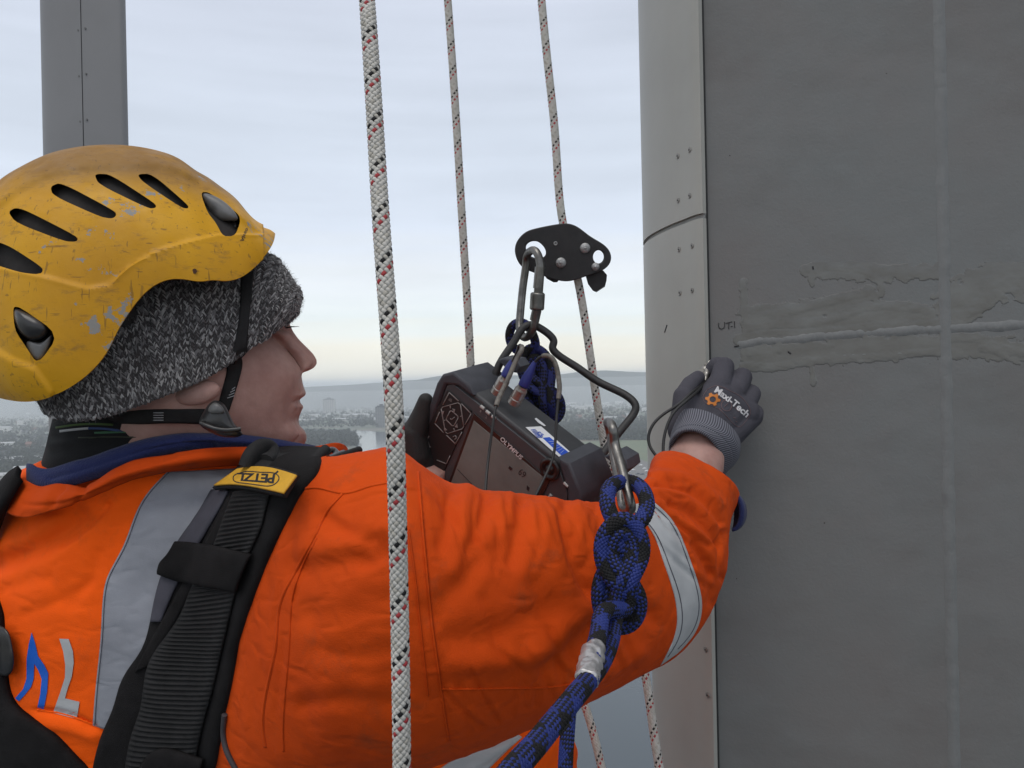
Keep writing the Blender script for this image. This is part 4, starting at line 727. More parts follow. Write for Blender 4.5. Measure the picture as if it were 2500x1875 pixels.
print_poly('printed_mark', [(x / k, 1450 + y / k) for x, y in ((275, 335), (305, 430), (330, 540), (385, 620), (420, 690), (410, 850), (380, 1005), (325, 990), (350, 870), (362, 740), (330, 660), (298, 610), (292, 740), (270, 810), (215, 880), (165, 935), (130, 910), (200, 830), (230, 740), (232, 560), (250, 440))], blue_print, TB, jack)['label'] = 'blue swoosh letter printed on the back'
print_poly('printed_letter', [(x / k, 1450 + y / k) for x, y in ((515, 390), (598, 393), (635, 500), (642, 600), (625, 720), (590, 820), (565, 910), (692, 940), (668, 1088), (462, 1035), (520, 870), (565, 730), (568, 620), (550, 500))], grey_print, TB, jack)['label'] = 'grey letter L printed on the back'
# ================================================================== yellow helmet
def helmet_paint():
    m = mat('yellow_shell', (.62, .285, .012), .5, spec=.3); nt = m.node_tree; b = bsdf(m); N = nt.nodes.new; L = nt.links.new; tc = N('ShaderNodeTexCoord'); O = tc.outputs['Object']
    def noi(s, d=5, st=None, r=.6):
        n = N('ShaderNodeTexNoise'); n.inputs['Scale'].default_value = s; n.inputs['Detail'].default_value = d; n.inputs['Roughness'].default_value = r
        if st: mp = N('ShaderNodeMapping'); mp.inputs['Scale'].default_value = st; mp.inputs['Rotation'].default_value = (0, .5, 0); L(O, mp.inputs[0]); L(mp.outputs[0], n.inputs['Vector'])
        else: L(O, n.inputs['Vector'])
        return n.outputs[0]
    def thr(src, a, c, lo=0, hi=1):
        r = N('ShaderNodeMapRange'); r.inputs[1].default_value = a; r.inputs[2].default_value = c; r.inputs[3].default_value = lo; r.inputs[4].default_value = hi; L(src, r.inputs[0]); return r.outputs[0]
    def mix(f, a, c, bl='MIX'):
        x = N('ShaderNodeMix'); x.data_type = 'RGBA'; x.blend_type = bl
        if hasattr(f, 'links'): L(f, x.inputs[0])
        else: x.inputs[0].default_value = f
        for k, v in ((6, a), (7, c)):
            if hasattr(v, 'links'): L(v, x.inputs[k])
            else: x.inputs[k].default_value = (*v, 1)
        return x.outputs[2]
    def mul(a, c):
        x = N('ShaderNodeMath'); x.operation = 'MULTIPLY'; L(a, x.inputs[0])
        if hasattr(c, 'links'): L(c, x.inputs[1])
        else: x.inputs[1].default_value = c
        return x.outputs[0]
    base = mix(thr(noi(9, 4), .35, .68), (.61, .308, .004), (.47, .222, .004))
    # grime rubbed over the crown: sits where hands and rope touch, not where light falls
    sep = N('ShaderNodeSeparateXYZ'); L(O, sep.inputs[0]); hi = thr(sep.outputs['Z'], .176, .206)
    grime = mul(hi, thr(noi(16, 8, r=.75), .05, .52)); col = mix(mul(grime, .78), base, (.17, .088, .028))
    col = mix(mul(thr(noi(46, 6, (1, 1, 2.5), .75), .55, .72), .75), col, (.20, .105, .03))
    scr = thr(noi(34, 3, (9, 9, .9), .5), .655, .69); col = mix(mul(scr, .55), col, (.12, .065, .02))
    scr2 = thr(noi(30, 3, (.8, 8, 9), .5), .665, .70); col = mix(mul(scr2, .5), col, (.10, .05, .02))
    # bare grey where paint has chipped off, gathered at a few knocks
    chip = thr(noi(150, 5, r=.7), .49, .51); area = None
    for (x, y, r) in HELM_CHIPS:
        v = N('ShaderNodeVectorMath'); v.operation = 'DISTANCE'; L(O, v.inputs[0]); v.inputs[1].default_value = (x[0], x[1], x[2]); q = thr(v.outputs['Value'], r * 1.5, 0)
        if area is None: area = q
        else: mx = N('ShaderNodeMath'); mx.operation = 'MAXIMUM'; L(area, mx.inputs[0]); L(q, mx.inputs[1]); area = mx.outputs[0]
    cm = N('ShaderNodeMath'); cm.operation = 'GREATER_THAN'; ad = N('ShaderNodeMath'); ad.operation = 'ADD'; L(area, ad.inputs[0]); L(thr(noi(90, 6, r=.7), .25, .75, -1.1, 1.1), ad.inputs[1]); L(ad.outputs[0], cm.inputs[0]); cm.inputs[1].default_value = .98; col = mix(cm.outputs[0], col, (.25, .24, .225)); L(col, b.inputs['Base Color'])
    rr = thr(noi(60, 4), .3, .7, .42, .68); L(rr, b.inputs['Roughness'])
    bp = N('ShaderNodeBump'); bp.inputs['Strength'].default_value = .3; bp.inputs['Distance'].default_value = .0008; L(noi(180, 4), bp.inputs['Height']); L(bp.outputs[0], b.inputs['Normal']); return m
rim_h = [(672, 571), (668, 590), (651, 619), (627, 645), (593, 674), (570, 684), (545, 687), (520, 685), (490, 688), (458, 684), (424, 682), (395, 689), (366, 706), (337, 735), (313, 768), (289, 807), (265, 855), (236, 894), (202, 925), (159, 952), (111, 968), (63, 970), (5, 960)]
top_h = [(671, 569), (660, 561), (646, 556), (622, 544), (593, 515), (569, 486), (530, 455), (501, 434), (475, 419), (434, 390), (386, 371), (313, 358), (231, 357), (169, 365), (113, 380), (48, 411), (0, 442), (-45, 500), (-72, 590), (-78, 690), (-62, 790), (-35, 880), (-8, 935), (3, 958)]
hbase = P(300, 960, .80); helmet = thing('climbing_helmet', hbase, 'scuffed yellow climbing helmet worn over the grey knit hat', 'helmet')
HELM_CHIPS = []
def build_helmet():
    wh = lambda s: .116 * np.clip(1 - np.abs(2 * s - 1) ** 4.5, 0, 1) ** .55 + .0015
    Gp = cap_grid(rim_h, top_h, 260, 90, wh, 2.35); G = PA(Gp); N = gnormals(G, toward=CAM); q = Gp.reshape(-1, 3)
    y1 = np.interp(q[:, 0], [-80, 0, 48, 111, 193, 289, 386, 434, 482, 530, 580, 672], [540, 506, 469, 436, 416, 411, 412, 424, 447, 490, 535, 600]); y2 = np.interp(q[:, 0], [-80, 0, 111, 217, 265, 313, 376, 434, 530, 600, 672], [640, 655, 679, 707, 700, 657, 619, 600, 578, 577, 580])
    sm = lambda v: 1 / (1 + np.exp(-v)); h = .0030 * sm((y1 - q[:, 1]) / 2.2) + .0028 * sm((q[:, 1] - y2) / 2.4) + .0016 * np.exp(-((q[:, 1] - y2) / 5) ** 2)
    y3 = np.interp(q[:, 0], [-80, 0, 48, 92, 140], [820, 850, 879, 895, 960]); h += np.where(q[:, 0] < 135, .003 * sm((q[:, 1] - y3) / 2.5), 0)
    h *= np.clip((q[:, 0] < 640) * 1.0, 0, 1) * np.clip(np.tile(np.arange(90)[::-1] / 10, 260), 0, 1)
    G = G + N * h.reshape(260, 90, 1); far = Gp.copy(); far[..., 2] = 2 * dmed(Gp[..., 0]) - Gp[..., 2]; Gf = np.concatenate([G, PA(far)[:, ::-1][:, 1:]], 1)
    Nf = gnormals(Gf, toward=P(300, 760, .80)); V, f = shell(Gf, .0034, -Nf); o = mesh('shell', V, f, dark_hole, helmet)
    # seven openings cut right through the near side
    vents = [[(231, 428), (241, 424), (270, 426), (381, 498), (381, 508), (362, 509), (241, 450)], [(335, 425), (371, 424), (460, 501), (460, 509), (444, 508), (347, 443)], [(123, 455), (149, 445), (280, 515), (285, 525), (275, 534), (246, 530), (128, 477)], [(20, 518), (36, 507), (63, 513), (190, 578), (190, 590), (159, 590), (39, 544)], [(-30, 585), (0, 592), (29, 604), (104, 653), (104, 665), (92, 670), (48, 665), (-30, 640)],
             [(489, 469), (511, 469), (583, 522), (587, 542), (574, 576), (545, 578), (526, 542), (506, 518)], [(31, 749), (48, 749), (145, 817), (92, 891), (63, 846), (36, 807)]]
    for pl in vents:
        p = np.array(pl, float)
        for _ in range(2): p = np.stack([p * .8 + np.roll(p, -1, 0) * .2, p * .2 + np.roll(p, -1, 0) * .8], 1).reshape(-1, 2)
        n = len(p); c = p.mean(0)
        if np.sum(p[:, 0] * np.roll(p[:, 1], -1) - np.roll(p[:, 0], -1) * p[:, 1]) < 0: p = p[::-1]
        dn = dmed(c[0]) - (.004 if c[1] < 600 and c[0] > 150 else .03); V = np.vstack([PA(np.c_[p, np.full(n, .55)]), PA(np.c_[p, np.full(n, dn)])]); f = [tuple(range(n)), tuple(range(n, 2 * n))[::-1]] + [(i, i + n, (i + 1) % n + n, (i + 1) % n) for i in range(n)]
        cu = mesh('cut', V, f, dark_hole, None, smooth=False); bm = bmesh.new(); bm.from_mesh(cu.data); bmesh.ops.recalc_face_normals(bm, faces=bm.faces); bm.to_mesh(cu.data); bm.free()
        md = o.modifiers.new('b', 'BOOLEAN'); md.operation = 'DIFFERENCE'; md.object = cu; md.solver = 'MANIFOLD'
        bpy.context.view_layer.update(); nb = len(o.data.polygons); evaluated(o); 
        bpy.data.objects.remove(cu)
    bm = bmesh.new(); bm.from_mesh(o.data); bmesh.ops.recalc_face_normals(bm, faces=bm.faces); bm.to_mesh(o.data); bm.free(); shade_angle(o, 38)
    # liner: dark foam seen through the openings
    I = PA(cap_grid([(x * .93 + 20, y - 14) for x, y in rim_h], [(300 + (x - 300) * .93, 640 + (y - 640) * .93) for x, y in top_h], 60, 30, lambda s: wh(s) * .90, 2.35)); Gi = PA(full_ring(pix(I).reshape(60, 30, 3))); V, f = shell(Gi, .003, -gnormals(Gi, toward=P(300, 760, .8))); mesh('liner', V, f, mat('black_foam', (.022, .02, .02), .9, var=.3, vscale=80), helmet)
    return o
hshell = build_helmet(); TH = bvh_of([hshell])
for x, y, r in ((322, 505, .012), (378, 476, .013), (248, 562, .012), (225, 785, .018), (262, 772, .020), (300, 758, .016), (330, 738, .010), (655, 585, .030), (264, 495, .014), (115, 603, .011), (268, 845, .012), (190, 636, .007), (450, 463, .009), (500, 438, .012), (255, 655, .011), (285, 812, .010), (620, 560, .014)):
    h_ = TH.ray_cast(Vector(CAM), Vector(ray(x, y))); HELM_CHIPS.append((np.array(h_[0]) - hbase, 0, r))
hshell.data.materials[0] = helmet_paint()
clip_m = mat('black_plastic', (.022, .021, .022), .28, var=.3, vscale=60, spec=.5, bump=.2, bscale=60)
clip_scuff = mat('scuffed_plastic', (.05, .05, .052), .4, col2=(.16, .16, .16), vscale=45)
def bulge(name, px, d, h, m, parent, tree=None, off=.0, n=7):      # a cushion-shaped piece filling a traced outline
    p = np.array(px, float); p = spl(p, 40, closed=True); c = p.mean(0); G = np.zeros((40, n, 3))
    for j in range(n):
        r = 1 - j / (n - 1) * .985; q = c + (p - c) * r; dd = d if not callable(d) else np.array([d(x, y) for x, y in q]); G[:, j] = PA(np.c_[q, np.broadcast_to(dd, 40) - h * math.sqrt(1 - r * r)])
    V = G.reshape(-1, 3); f = gfaces(40, n, True, False) + [tuple(i * n + n - 1 for i in range(40))]; k = 40 * n
    B_ = PA(np.c_[p, np.broadcast_to(d if not callable(d) else np.array([d(x, y) for x, y in p]), 40) + .006]); V = np.vstack([V, B_]); f += [(i * n, k + i, k + (i + 1) % 40, (i + 1) % 40 * n) for i in range(40)]; return mesh(name, V, f, m, parent)
def surf_d(tree, lift=0.0, dflt=.72):
    def g_(x, y):
        h = tree.ray_cast(Vector(CAM), Vector(ray(x, y))); return (float(np.dot(np.array(h[0]) - CAM, FV)) if h[0] is not None else dflt) - lift
    return g_
sd_h = surf_d(TH)
bulge('lamp_clip', [(494, 474), (512, 474), (575, 520), (580, 536), (550, 540), (532, 536), (510, 515)], .742, .006, clip_scuff, helmet); bulge('lamp_clip', [(536, 546), (580, 544), (572, 571), (548, 573)], .752, .004, clip_m, helmet)
bulge('lamp_clip', [(36, 755), (50, 756), (118, 806), (95, 830), (66, 826), (42, 800)], sd_h(152, 800) + .004, .009, clip_m, helmet); bulge('lamp_clip', [(66, 834), (100, 836), (126, 818), (92, 882)], sd_h(152, 800) + .006, .005, clip_scuff, helmet)
th = np.linspace(0, 2 * math.pi, 12, endpoint=False); V = [P(475 + 6 * math.cos(t), 662 + 6.5 * math.sin(t), sd_h(475, 662) - .0006) for t in th]; mesh('screw_hole', V, [tuple(range(12))], mat('rust_brown', (.06, .022, .008), .8), helmet, smooth=False)
uvt, ft = text2d('Alveo', .01); mesh('lettering', drop(quadmap(uvt, [(586, 587), (601, 556), (609, 560), (594, 591)]), TH, .0008), ft, ink, helmet, smooth=False)
# ---- chin strap
TF = bvh_of([hat, body_o] + [c for c in hat.children if c.name.startswith('stitches')] + [c for c in body_o.children if c.name.startswith('ear')])
chin = laid('chin_strap', [(588, 668), (586, 720), (579, 802), (559, 889), (538, 966), (528, 1005)], [(620, 664), (616, 720), (610, 778), (600, 865), (579, 947), (560, 1005)], TF, webm, helmet, .0035, .0018, 70, 7)
V = np.array(chin.data.vertices[0].co)
def smooth_strap(o, it=25):
    bm = bmesh.new(); bm.from_mesh(o.data)
    for _ in range(it): bmesh.ops.smooth_vert(bm, verts=bm.verts, factor=.5, use_axis_x=False, use_axis_y=True, use_axis_z=False)
    bm.to_mesh(o.data); bm.free()
smooth_strap(chin)
TN = bvh_of([body_o, gait, hat])
nape = laid('nape_strap', [(270, 1012), (330, 1003), (400, 1001), (500, 1000)], [(290, 1034), (340, 1036), (400, 1034), (500, 1036)], TN, webm, helmet, .004, .0018, 40, 6); smooth_strap(nape)
bs = surf_d(TN, .003)
bulge('buckle', [(523, 978), (545, 985), (560, 1010), (577, 1040), (592, 1060), (555, 1068), (515, 1056), (487, 1034), (497, 1005)], .712, .008, clip_m, helmet); bulge('buckle_tab', [(520, 984), (540, 990), (548, 1008), (525, 1012), (508, 1004)], .7055, .004, clip_scuff, helmet)
tube('buckle_lever', PA(spl([(490, 1032, .706), (512, 1042, .703), (545, 1050, .703), (588, 1047, .707)], 12)), .0022, clip_m, helmet, 8)
cs = mat('woven_mark', (.34, .34, .35), .7); TCH = bvh_of([chin]); TNA = bvh_of([nape])
for i in range(4):
    seam('woven_mark', [(553 + i * 4 + (6 - i) * .3, 972 - i * 7), (572 + i * .8, 966 - i * 7)], 2, TCH, cs, chin, .0006, .0004, 6)
    seam('woven_mark', [(374, 1008 + i * 6), (399, 1008 + i * 6)], 2, TNA, cs, nape, .0006, .0004, 6)

# ================================================================== body harness
harness = thing('fall_harness', P(480, 2000, .7), 'black padded shoulder harness with ribbed webbing strapped over the orange jacket', 'harness')
pL = [(600, 1118), (560, 1180), (520, 1222), (478, 1270), (445, 1315), (394, 1413), (370, 1517), (348, 1587), (303, 1652), (283, 1721), (254, 1786), (234, 1860), (222, 1930)]
pR = [(800, 1108), (776, 1159), (741, 1199), (706, 1264), (671, 1333), (636, 1418), (607, 1497), (582, 1582), (567, 1672), (552, 1736), (542, 1796), (527, 1875), (515, 1930)]
def padded(name, a, b, tree, m, parent, off, t, puff, nu=160, nv=26, smooth_it=18, rib=0, ribh=0):
    G = drop(ribbon_px(a, b, nu, nv), tree, 0.0)
    for _ in range(smooth_it): G[1:-1] = G[1:-1] * .4 + (G[:-2] + G[2:]) * .3; G[:, 1:-1] = G[:, 1:-1] * .4 + (G[:, :-2] + G[:, 2:]) * .3
    N = gnormals(G, toward=CAM); e = np.sin(np.linspace(0, math.pi, nv)) ** .45; h = off + puff * e[None, :] * np.ones((nu, 1))
    if rib: h = h + ribh * (.5 + .5 * np.cos(np.arange(nu) / nu * rib * 2 * math.pi))[:, None] ** 1.0 * np.clip(e * 1.6 - .3, 0, 1)[None]
    G = G + N * h[..., None]; V, f = shell(G, t, N); return mesh(name, V, f, m, parent)
pad = padded('shoulder_pad', pL, pR, TJ, padm, harness, .004, .007, .006)
# the grey lining strip that shows along its outer edge
ln = padded('lining_edge', [(519, 1198), (498, 1235), (477, 1269), (443, 1313), (393, 1413), (370, 1517)], [(560, 1200), (540, 1240), (520, 1275), (488, 1330), (432, 1430), (395, 1517)], bvh_of([pad, jack]), violet, pad, .0022, .002, .001, 60, 8)
TP = bvh_of([pad, ln])
wL = [(575, 1205), (550, 1270), (527, 1333), (498, 1390), (472, 1438), (448, 1497), (412, 1550), (383, 1587), (363, 1627), (352, 1690), (345, 1730), (323, 1796), (308, 1875), (298, 1930)]
wR = [(664, 1199), (652, 1245), (641, 1289), (612, 1353), (594, 1405), (579, 1448), (557, 1537), (545, 1587), (537, 1622), (522, 1686), (502, 1756), (488, 1815), (477, 1875), (465, 1930)]
web = padded('ribbed_webbing', wL, wR, TP, webm, harness, .003, .002, .0012, 620, 12, 10, 66, .0022)
TW = bvh_of([pad, web, ln])
padded('binding_edge', [(560, 1215), (520, 1300), (500, 1335), (440, 1440), (405, 1500), (360, 1580), (330, 1640)], [(585, 1212), (545, 1300), (520, 1345), (470, 1440), (440, 1500), (398, 1570), (365, 1625)], TP, padm, harness, .002, .002, .001, 60, 6)
padded('keeper_loop', [(430, 1320), (500, 1327), (560, 1338), (622, 1352)], [(390, 1404), (450, 1420), (510, 1432), (585, 1442)], TW, padm, harness, .005, .003, .003, 40, 16)
padded('sleeve_cover', [(345, 1860), (390, 1822), (440, 1830), (500, 1850)], [(300, 1940), (360, 1940), (430, 1940), (500, 1940)], TW, padm, harness, .004, .003, .004, 30, 12)
yl = mat('yellow_label', (.62, .33, .02), .7, var=.1, vscale=120, bump=.3, bscale=1500)
def planar(name, a, b, o, n, m, parent, t, bow=.003, nu=30, nv=14):
    G = on_plane(ribbon_px(a, b, nu, nv).reshape(-1, 2), o, n).reshape(nu, nv, 3); k_ = np.sin(np.linspace(0, math.pi, nu)) * bow; G = G + n * k_[:, None, None]; V, f = shell(G, t, np.broadcast_to(n, G.shape)); return mesh(name, V, f, m, parent)
q_ = drop(np.array([(540, 1180), (560, 1150), (620, 1170), (680, 1190), (710, 1160), (600, 1195)], float), TW, 0); c_ = q_.mean(0); n_ = nrm(np.linalg.svd(q_ - c_)[2][2]); n_ = n_ if np.dot(n_, CAM - c_) > 0 else -n_; lo_ = c_ + n_ * (max((q_ - c_) @ n_) + .004)
lab = planar('yellow_label', [(578, 1144), (620, 1143), (668, 1147), (723, 1159)], [(521, 1184), (570, 1186), (630, 1194), (690, 1203)], lo_ + n_ * .003, n_, yl, harness, .0015)
planar('label_backing', [(579, 1140), (620, 1139), (668, 1143), (724, 1155)], [(518, 1190), (570, 1192), (630, 1200), (691, 1208)], lo_, n_, webm, harness, .004)
TL_ = bvh_of([lab])
uvt, ft = text2d('PETZL', .03, .9); mesh('lettering', drop(quadmap(uvt, [(672, 1157), (580, 1154), (576, 1173), (668, 1180)]), TL_, .0008), ft, ink, lab, smooth=False)
ov = [(580 + 0, 1157), (600, 1151), (640, 1153), (672, 1156), (681, 1166), (668, 1183), (630, 1184), (590, 1179), (570, 1172), (570, 1163), (582, 1155)]; seam('oval_line', ov, 2.4, TL_, ink, lab, .0007, .0005, 60); seam('oval_line', [(672, 1156), (679, 1150)], 4, TL_, ink, lab, .0007, .0005, 6)
# rolled end, flat webbing tail and metal adjuster on top of the shoulder
tube('rolled_strap', PA(spl([(604, 1140, .685), (612, 1118, .688), (632, 1099, .70), (652, 1100, .71), (656, 1116, .705), (640, 1130, .69)], 30)), .0075, webm, harness, 14, flat=1.4)
G = ribbon_px(np.array([(625, 1118, .692), (660, 1108, .70), (720, 1103, .712), (778, 1098, .722)]), np.array([(618, 1148, .672), (660, 1146, .675), (700, 1148, .679), (735, 1152, .684)]), 40, 8); G = PA(G); V, f = shell(G, .004); mesh('webbing_tail', V, f, webm, harness)
adj = mat('dark_steel', (.10, .10, .105), .3, metal=.85, var=.3, vscale=150)
loop = np.vstack([lin([(770, 1136, .672), (806, 1098, .705), (818, 1099, .706), (822, 1108, .70), (790, 1142, .668), (776, 1146, .664)], 40)]); tube('adjuster_frame', PA(spl(loop[::4], 48, closed=True)), .0028, adj, harness, 8, closed=True)
tube('adjuster_bar', PA(lin([(757, 1133, .668), (795, 1098, .70)], 8)), .005, webm, harness, 10); tube('adjuster_bar', PA(lin([(803, 1122, .676), (840, 1108, .695)], 6)), .004, adj, harness, 8)
tube('tail_edge', PA(spl([(800, 1128, .678), (840, 1110, .69), (880, 1096, .72)], 12)), .003, webm, harness, 8, flat=.6)
# far strap: over the left shoulder and back across the lower corner
padded('far_strap', [(66, 1160), (42, 1172), (20, 1206), (2, 1262), (-24, 1335)], [(72, 1182), (50, 1215), (32, 1250), (18, 1288), (-6, 1350)], bvh_of([jack, ocl]), padm, harness, .012, .006, .004, 30, 10)
padded('far_strap', [(-40, 1385), (-48, 1450), (-50, 1540), (-46, 1660), (-30, 1760), (20, 1900)], [(-20, 1420), (2, 1462), (14, 1540), (20, 1640), (38, 1714), (110, 1770), (225, 1885)], TB, padm, harness, .006, .007, .006, 90, 22)
bulge('strap_slider', [(-10, 1528), (14, 1535), (30, 1575), (33, 1625), (22, 1648), (-10, 1640)], lambda x, y: surf_d(TB, .014, .75)(max(x, 2), y), .004, clip_m, harness)
tube('piping_cord', drop(spl([(548, 1745), (545, 1790), (556, 1840), (580, 1885), (600, 1930)], 30), bvh_of([pad, slv, jack]), .004), .0025, mat('cord_grey', (.05, .045, .05), .5), harness, 8)
# ================================================================== ropes: real braids
def braid_acc(p, r, lead, n, colour, flat=.17, wide=.50, step=5, core=True, phase=0.0):
    p = np.asarray(p, float); L_ = np.r_[0, np.cumsum(np.linalg.norm(np.diff(p, axis=0), axis=1))]; tot = L_[-1]; m = max(int(tot / lead * 2 * n * step / 2), 8)
    s = np.linspace(0, tot, m); q = np.stack([np.interp(s, L_, p[:, i]) for i in range(3)], -1); T, A, B = frames(q); a = Acc()
    rr = r * (1 - flat); amp = r * flat * .55; hw = math.pi * rr / n * wide * 2 * math.cos(math.atan(2 * math.pi * rr / lead)); ht = r * flat * .62
    if core: a.add(*tube_vf(q[::max(1, step // 2)], r * (1 - flat * 1.4), 10), colour(0, 0))
    cs = [(-1, -.1), (-.62, .82), (.62, .82), (1, -.1), (0, -.8)]; u = s / lead * n + phase
    for dr in (1, -1):
        for k in range(n):
            ang = 2 * math.pi * (k + dr * u) / n; c = 2 * u; h = np.cos(math.pi * c) * dr
            rad_ = (np.cos(ang)[:, None] * A + np.sin(ang)[:, None] * B); ctr = q + rad_ * (rr + amp * h)[:, None]; tg = np.gradient(ctr, axis=0); tg /= np.linalg.norm(tg, axis=1, keepdims=True); sd_ = np.cross(tg, rad_); sd_ /= np.linalg.norm(sd_, axis=1, keepdims=True); nn = np.cross(sd_, tg)
            G = np.stack([ctr + sd_ * (x * hw / 1) + nn * (y * ht) * np.sign(np.sum(nn * rad_, -1, keepdims=True)) for x, y in cs], 1)
            a.add(G.reshape(-1, 3), gfaces(m, len(cs), False, True), colour(dr, k))
    return a
w1 = mat('rope_white', (.50, .485, .45), .75, var=.13, vscale=90, spec=.3); w2 = mat('rope_soiled', (.42, .40, .355), .8, var=.15, vscale=60, spec=.2); rr_ = mat('rope_red', (.33, .03, .035), .75); rk = mat('rope_black', (.012, .012, .013), .75, spec=.25)
b1 = mat('rope_blue', (.016, .030, .165), .6, var=.2, vscale=140, spec=.35); b2 = mat('rope_navy', (.008, .010, .035), .7)
def white_col(d, k): return 1 if d == 1 and k == 2 else 2 if d == 1 and k == 4 else (3 if (k * 7 + d) % 5 == 0 else 0)
def blue_col(n): return lambda d, k: 1 if d == 0 else (0 if (k % n) < n * .45 else 1)
WR = [w1, rr_, rk, w2]; BR = [b1, rk]
def rope(name, px, r, label, parent=None, n=8, lead=.034, kind='white', step=6, samples=400, group=None):
    pth = PA(spl(px, samples)); a = braid_acc(pth, r, lead, n, white_col if kind == 'white' else blue_col(n), step=step, flat=.20 if kind == 'white' else .16)
    o = a.build(name, WR if kind == 'white' else BR, parent)
    if parent is None: prop(o, label, 'rope', group)
    return o
rope('access_rope', [(876, -330, .60), (884, -160, .57), (896, 0, .535), (918, 339, .50), (932, 565, .478), (949, 791, .462), (963, 1017, .452), (970, 1243, .455), (975, 1469, .46), (979, 1695, .462), (981, 1875, .465), (982, 2150, .47)], .0056, 'thick white braided rope with red and black flecks hanging in front of the orange sleeve', step=7, samples=260)
rope('access_rope', [(1060, -400, 1.10), (1093, 0, 1.06), (1113, 282, 1.05), (1130, 565, 1.045), (1147, 847, 1.04), (1160, 1000, 1.04), (1230, 1250, 1.05), (1330, 1500, 1.06), (1430, 1729, 1.03), (1469, 1875, 1.0), (1520, 2100, .98)], .0055, 'thin white flecked rope passing behind the inspection instrument, left of the rope grab', n=8, lead=.034, step=4, samples=200)
rope('access_rope', [(1290, -400, 1.10), (1322, 0, 1.06), (1340, 180, 1.05), (1356, 339, 1.045), (1374, 542, 1.04), (1392, 610, 1.036), (1412, 690, 1.032), (1446, 904, 1.03), (1469, 1051, 1.03), (1500, 1230, 1.03), (1540, 1480, 1.03), (1576, 1650, 1.0), (1599, 1808, .97), (1610, 1875, .955), (1640, 2100, .92)], .0056, 'white flecked rope running through the black rope grab', n=8, lead=.034, step=4, samples=200)

# ---- figure of eight knots tied in doubled blue rope
F8 = [(.15, -1.55, .9), (.35, -.55, 1.05), (.85, .55, .55), (.72, 1.45, .15), (.0, 1.9, .25), (-.75, 1.45, .3), (-.85, .55, .35), (-.35, -.15, .75), (.5, -.75, .8), (.95, -1.35, .2), (.62, -2.05, -.35), (-.2, -2.1, -.75), (-.8, -1.45, -.55), (-.8, -.5, -.55), (-.35, .25, -.45), (.0, .95, .10), (.05, 1.65, -.30)]
def eight(cx, cy, d, ux, uy, dz, gap, tilt, ends_a, top, ends_b):
    f8 = np.array(F8, float); c, s = math.cos(tilt), math.sin(tilt); t = np.gradient(f8[:, :2], axis=0); t /= np.linalg.norm(t, axis=1, keepdims=True) + 1e-9; nrm2 = np.stack([-t[:, 1], t[:, 0]], -1)
    def conv(q):
        x = q[:, 0] * ux; y = -q[:, 1] * uy; return np.c_[cx + x * c - y * s, cy + x * s + y * c, d - q[:, 2] * dz]
    A = f8.copy(); B = f8.copy(); A[:, :2] += nrm2 * gap; B[:, :2] -= nrm2 * gap
    return np.vstack([ends_a, conv(A), top, conv(B)[::-1], ends_b])
ring_steel = mat('worn_steel', (.19, .185, .175), .36, metal=.9, var=.35, vscale=70, bump=.15, bscale=250)
kn = eight(1515, 1392, .603, 42, 57, .0080, .26, rad(4), [(1180, 2010, .34), (1232, 1905, .365), (1290, 1838, .395), (1352, 1764, .43), (1412, 1690, .468), (1456, 1636, .512), (1482, 1590, .548), (1496, 1540, .576)], [(1494, 1262, .612), (1482, 1222, .622), (1490, 1190, .640), (1520, 1176, .668), (1556, 1184, .660), (1578, 1218, .632), (1568, 1266, .612)], [(1478, 1492, .572), (1462, 1545, .545), (1446, 1602, .515), (1432, 1662, .488)])
kp = PA(spl(kn, 700)); a = braid_acc(kp, .0066, .040, 12, blue_col(12), step=4, flat=.14); kno = a.build('cow_tail_rope', BR); prop(kno, 'blue and black rope tied in a figure-eight knot hanging before the sleeve', 'rope')
foil = mat('silver_tape', (.46, .45, .45), .32, metal=.55, var=.25, vscale=60, bump=.9, bscale=60)
ep = lin(PA(spl(kn, 700))[-200:], 600); al = np.r_[0, np.cumsum(np.linalg.norm(np.diff(ep, axis=0), axis=1))]; ep = ep[al > al[-1] - .040]; pt = lin(ep, 40); V, f = tube_vf(pt, np.interp(np.linspace(0, 1, 40), [0, .1, .9, 1], [.0068, .0074, .0080, .0076]), 22); V = np.array(V); nz = fbm(V, 150, 3); cc = np.repeat(pt, 22, 0); dr = V - cc; V = cc + dr * (1 + .26 * nz[:len(V)])[:, None]; tp = mesh('end_tape', V, f, foil, kno)
rope('hanging_blue_rope', [(1392, 1700, .585), (1386, 1780, .575), (1380, 1880, .565), (1376, 2020, .56)], .0056, 'dark end of blue rope hanging below the sleeve beside the taped rope end', kind='blue', n=14, lead=.040, step=5, samples=80)
k2 = eight(1318, 935, 1.012, 30, 40, .009, .30, rad(-14), [(1392, 1260, 1.03), (1372, 1160, 1.03), (1352, 1085, 1.028), (1340, 1030, 1.02)], [(1306, 850, 1.01), (1300, 815, 1.005), (1280, 790, 1.005), (1256, 792, 1.01), (1244, 822, 1.015), (1256, 850, 1.02), (1285, 862, 1.02)], [(1352, 1040, 1.025), (1372, 1100, 1.035), (1390, 1180, 1.04)])
a = braid_acc(PA(spl(k2, 600)), .0060, .042, 10, blue_col(10), step=4, flat=.14); k2o = a.build('lanyard_rope', [mat('rope_blue_shaded', (.012, .018, .12), .7, var=.3, vscale=120), rk]); prop(k2o, 'blue rope, darkened for backlight, knotted behind the instrument and hung from the steel connector', 'rope')  # rope blue darkened: the backlit shade of this knot is in the colour

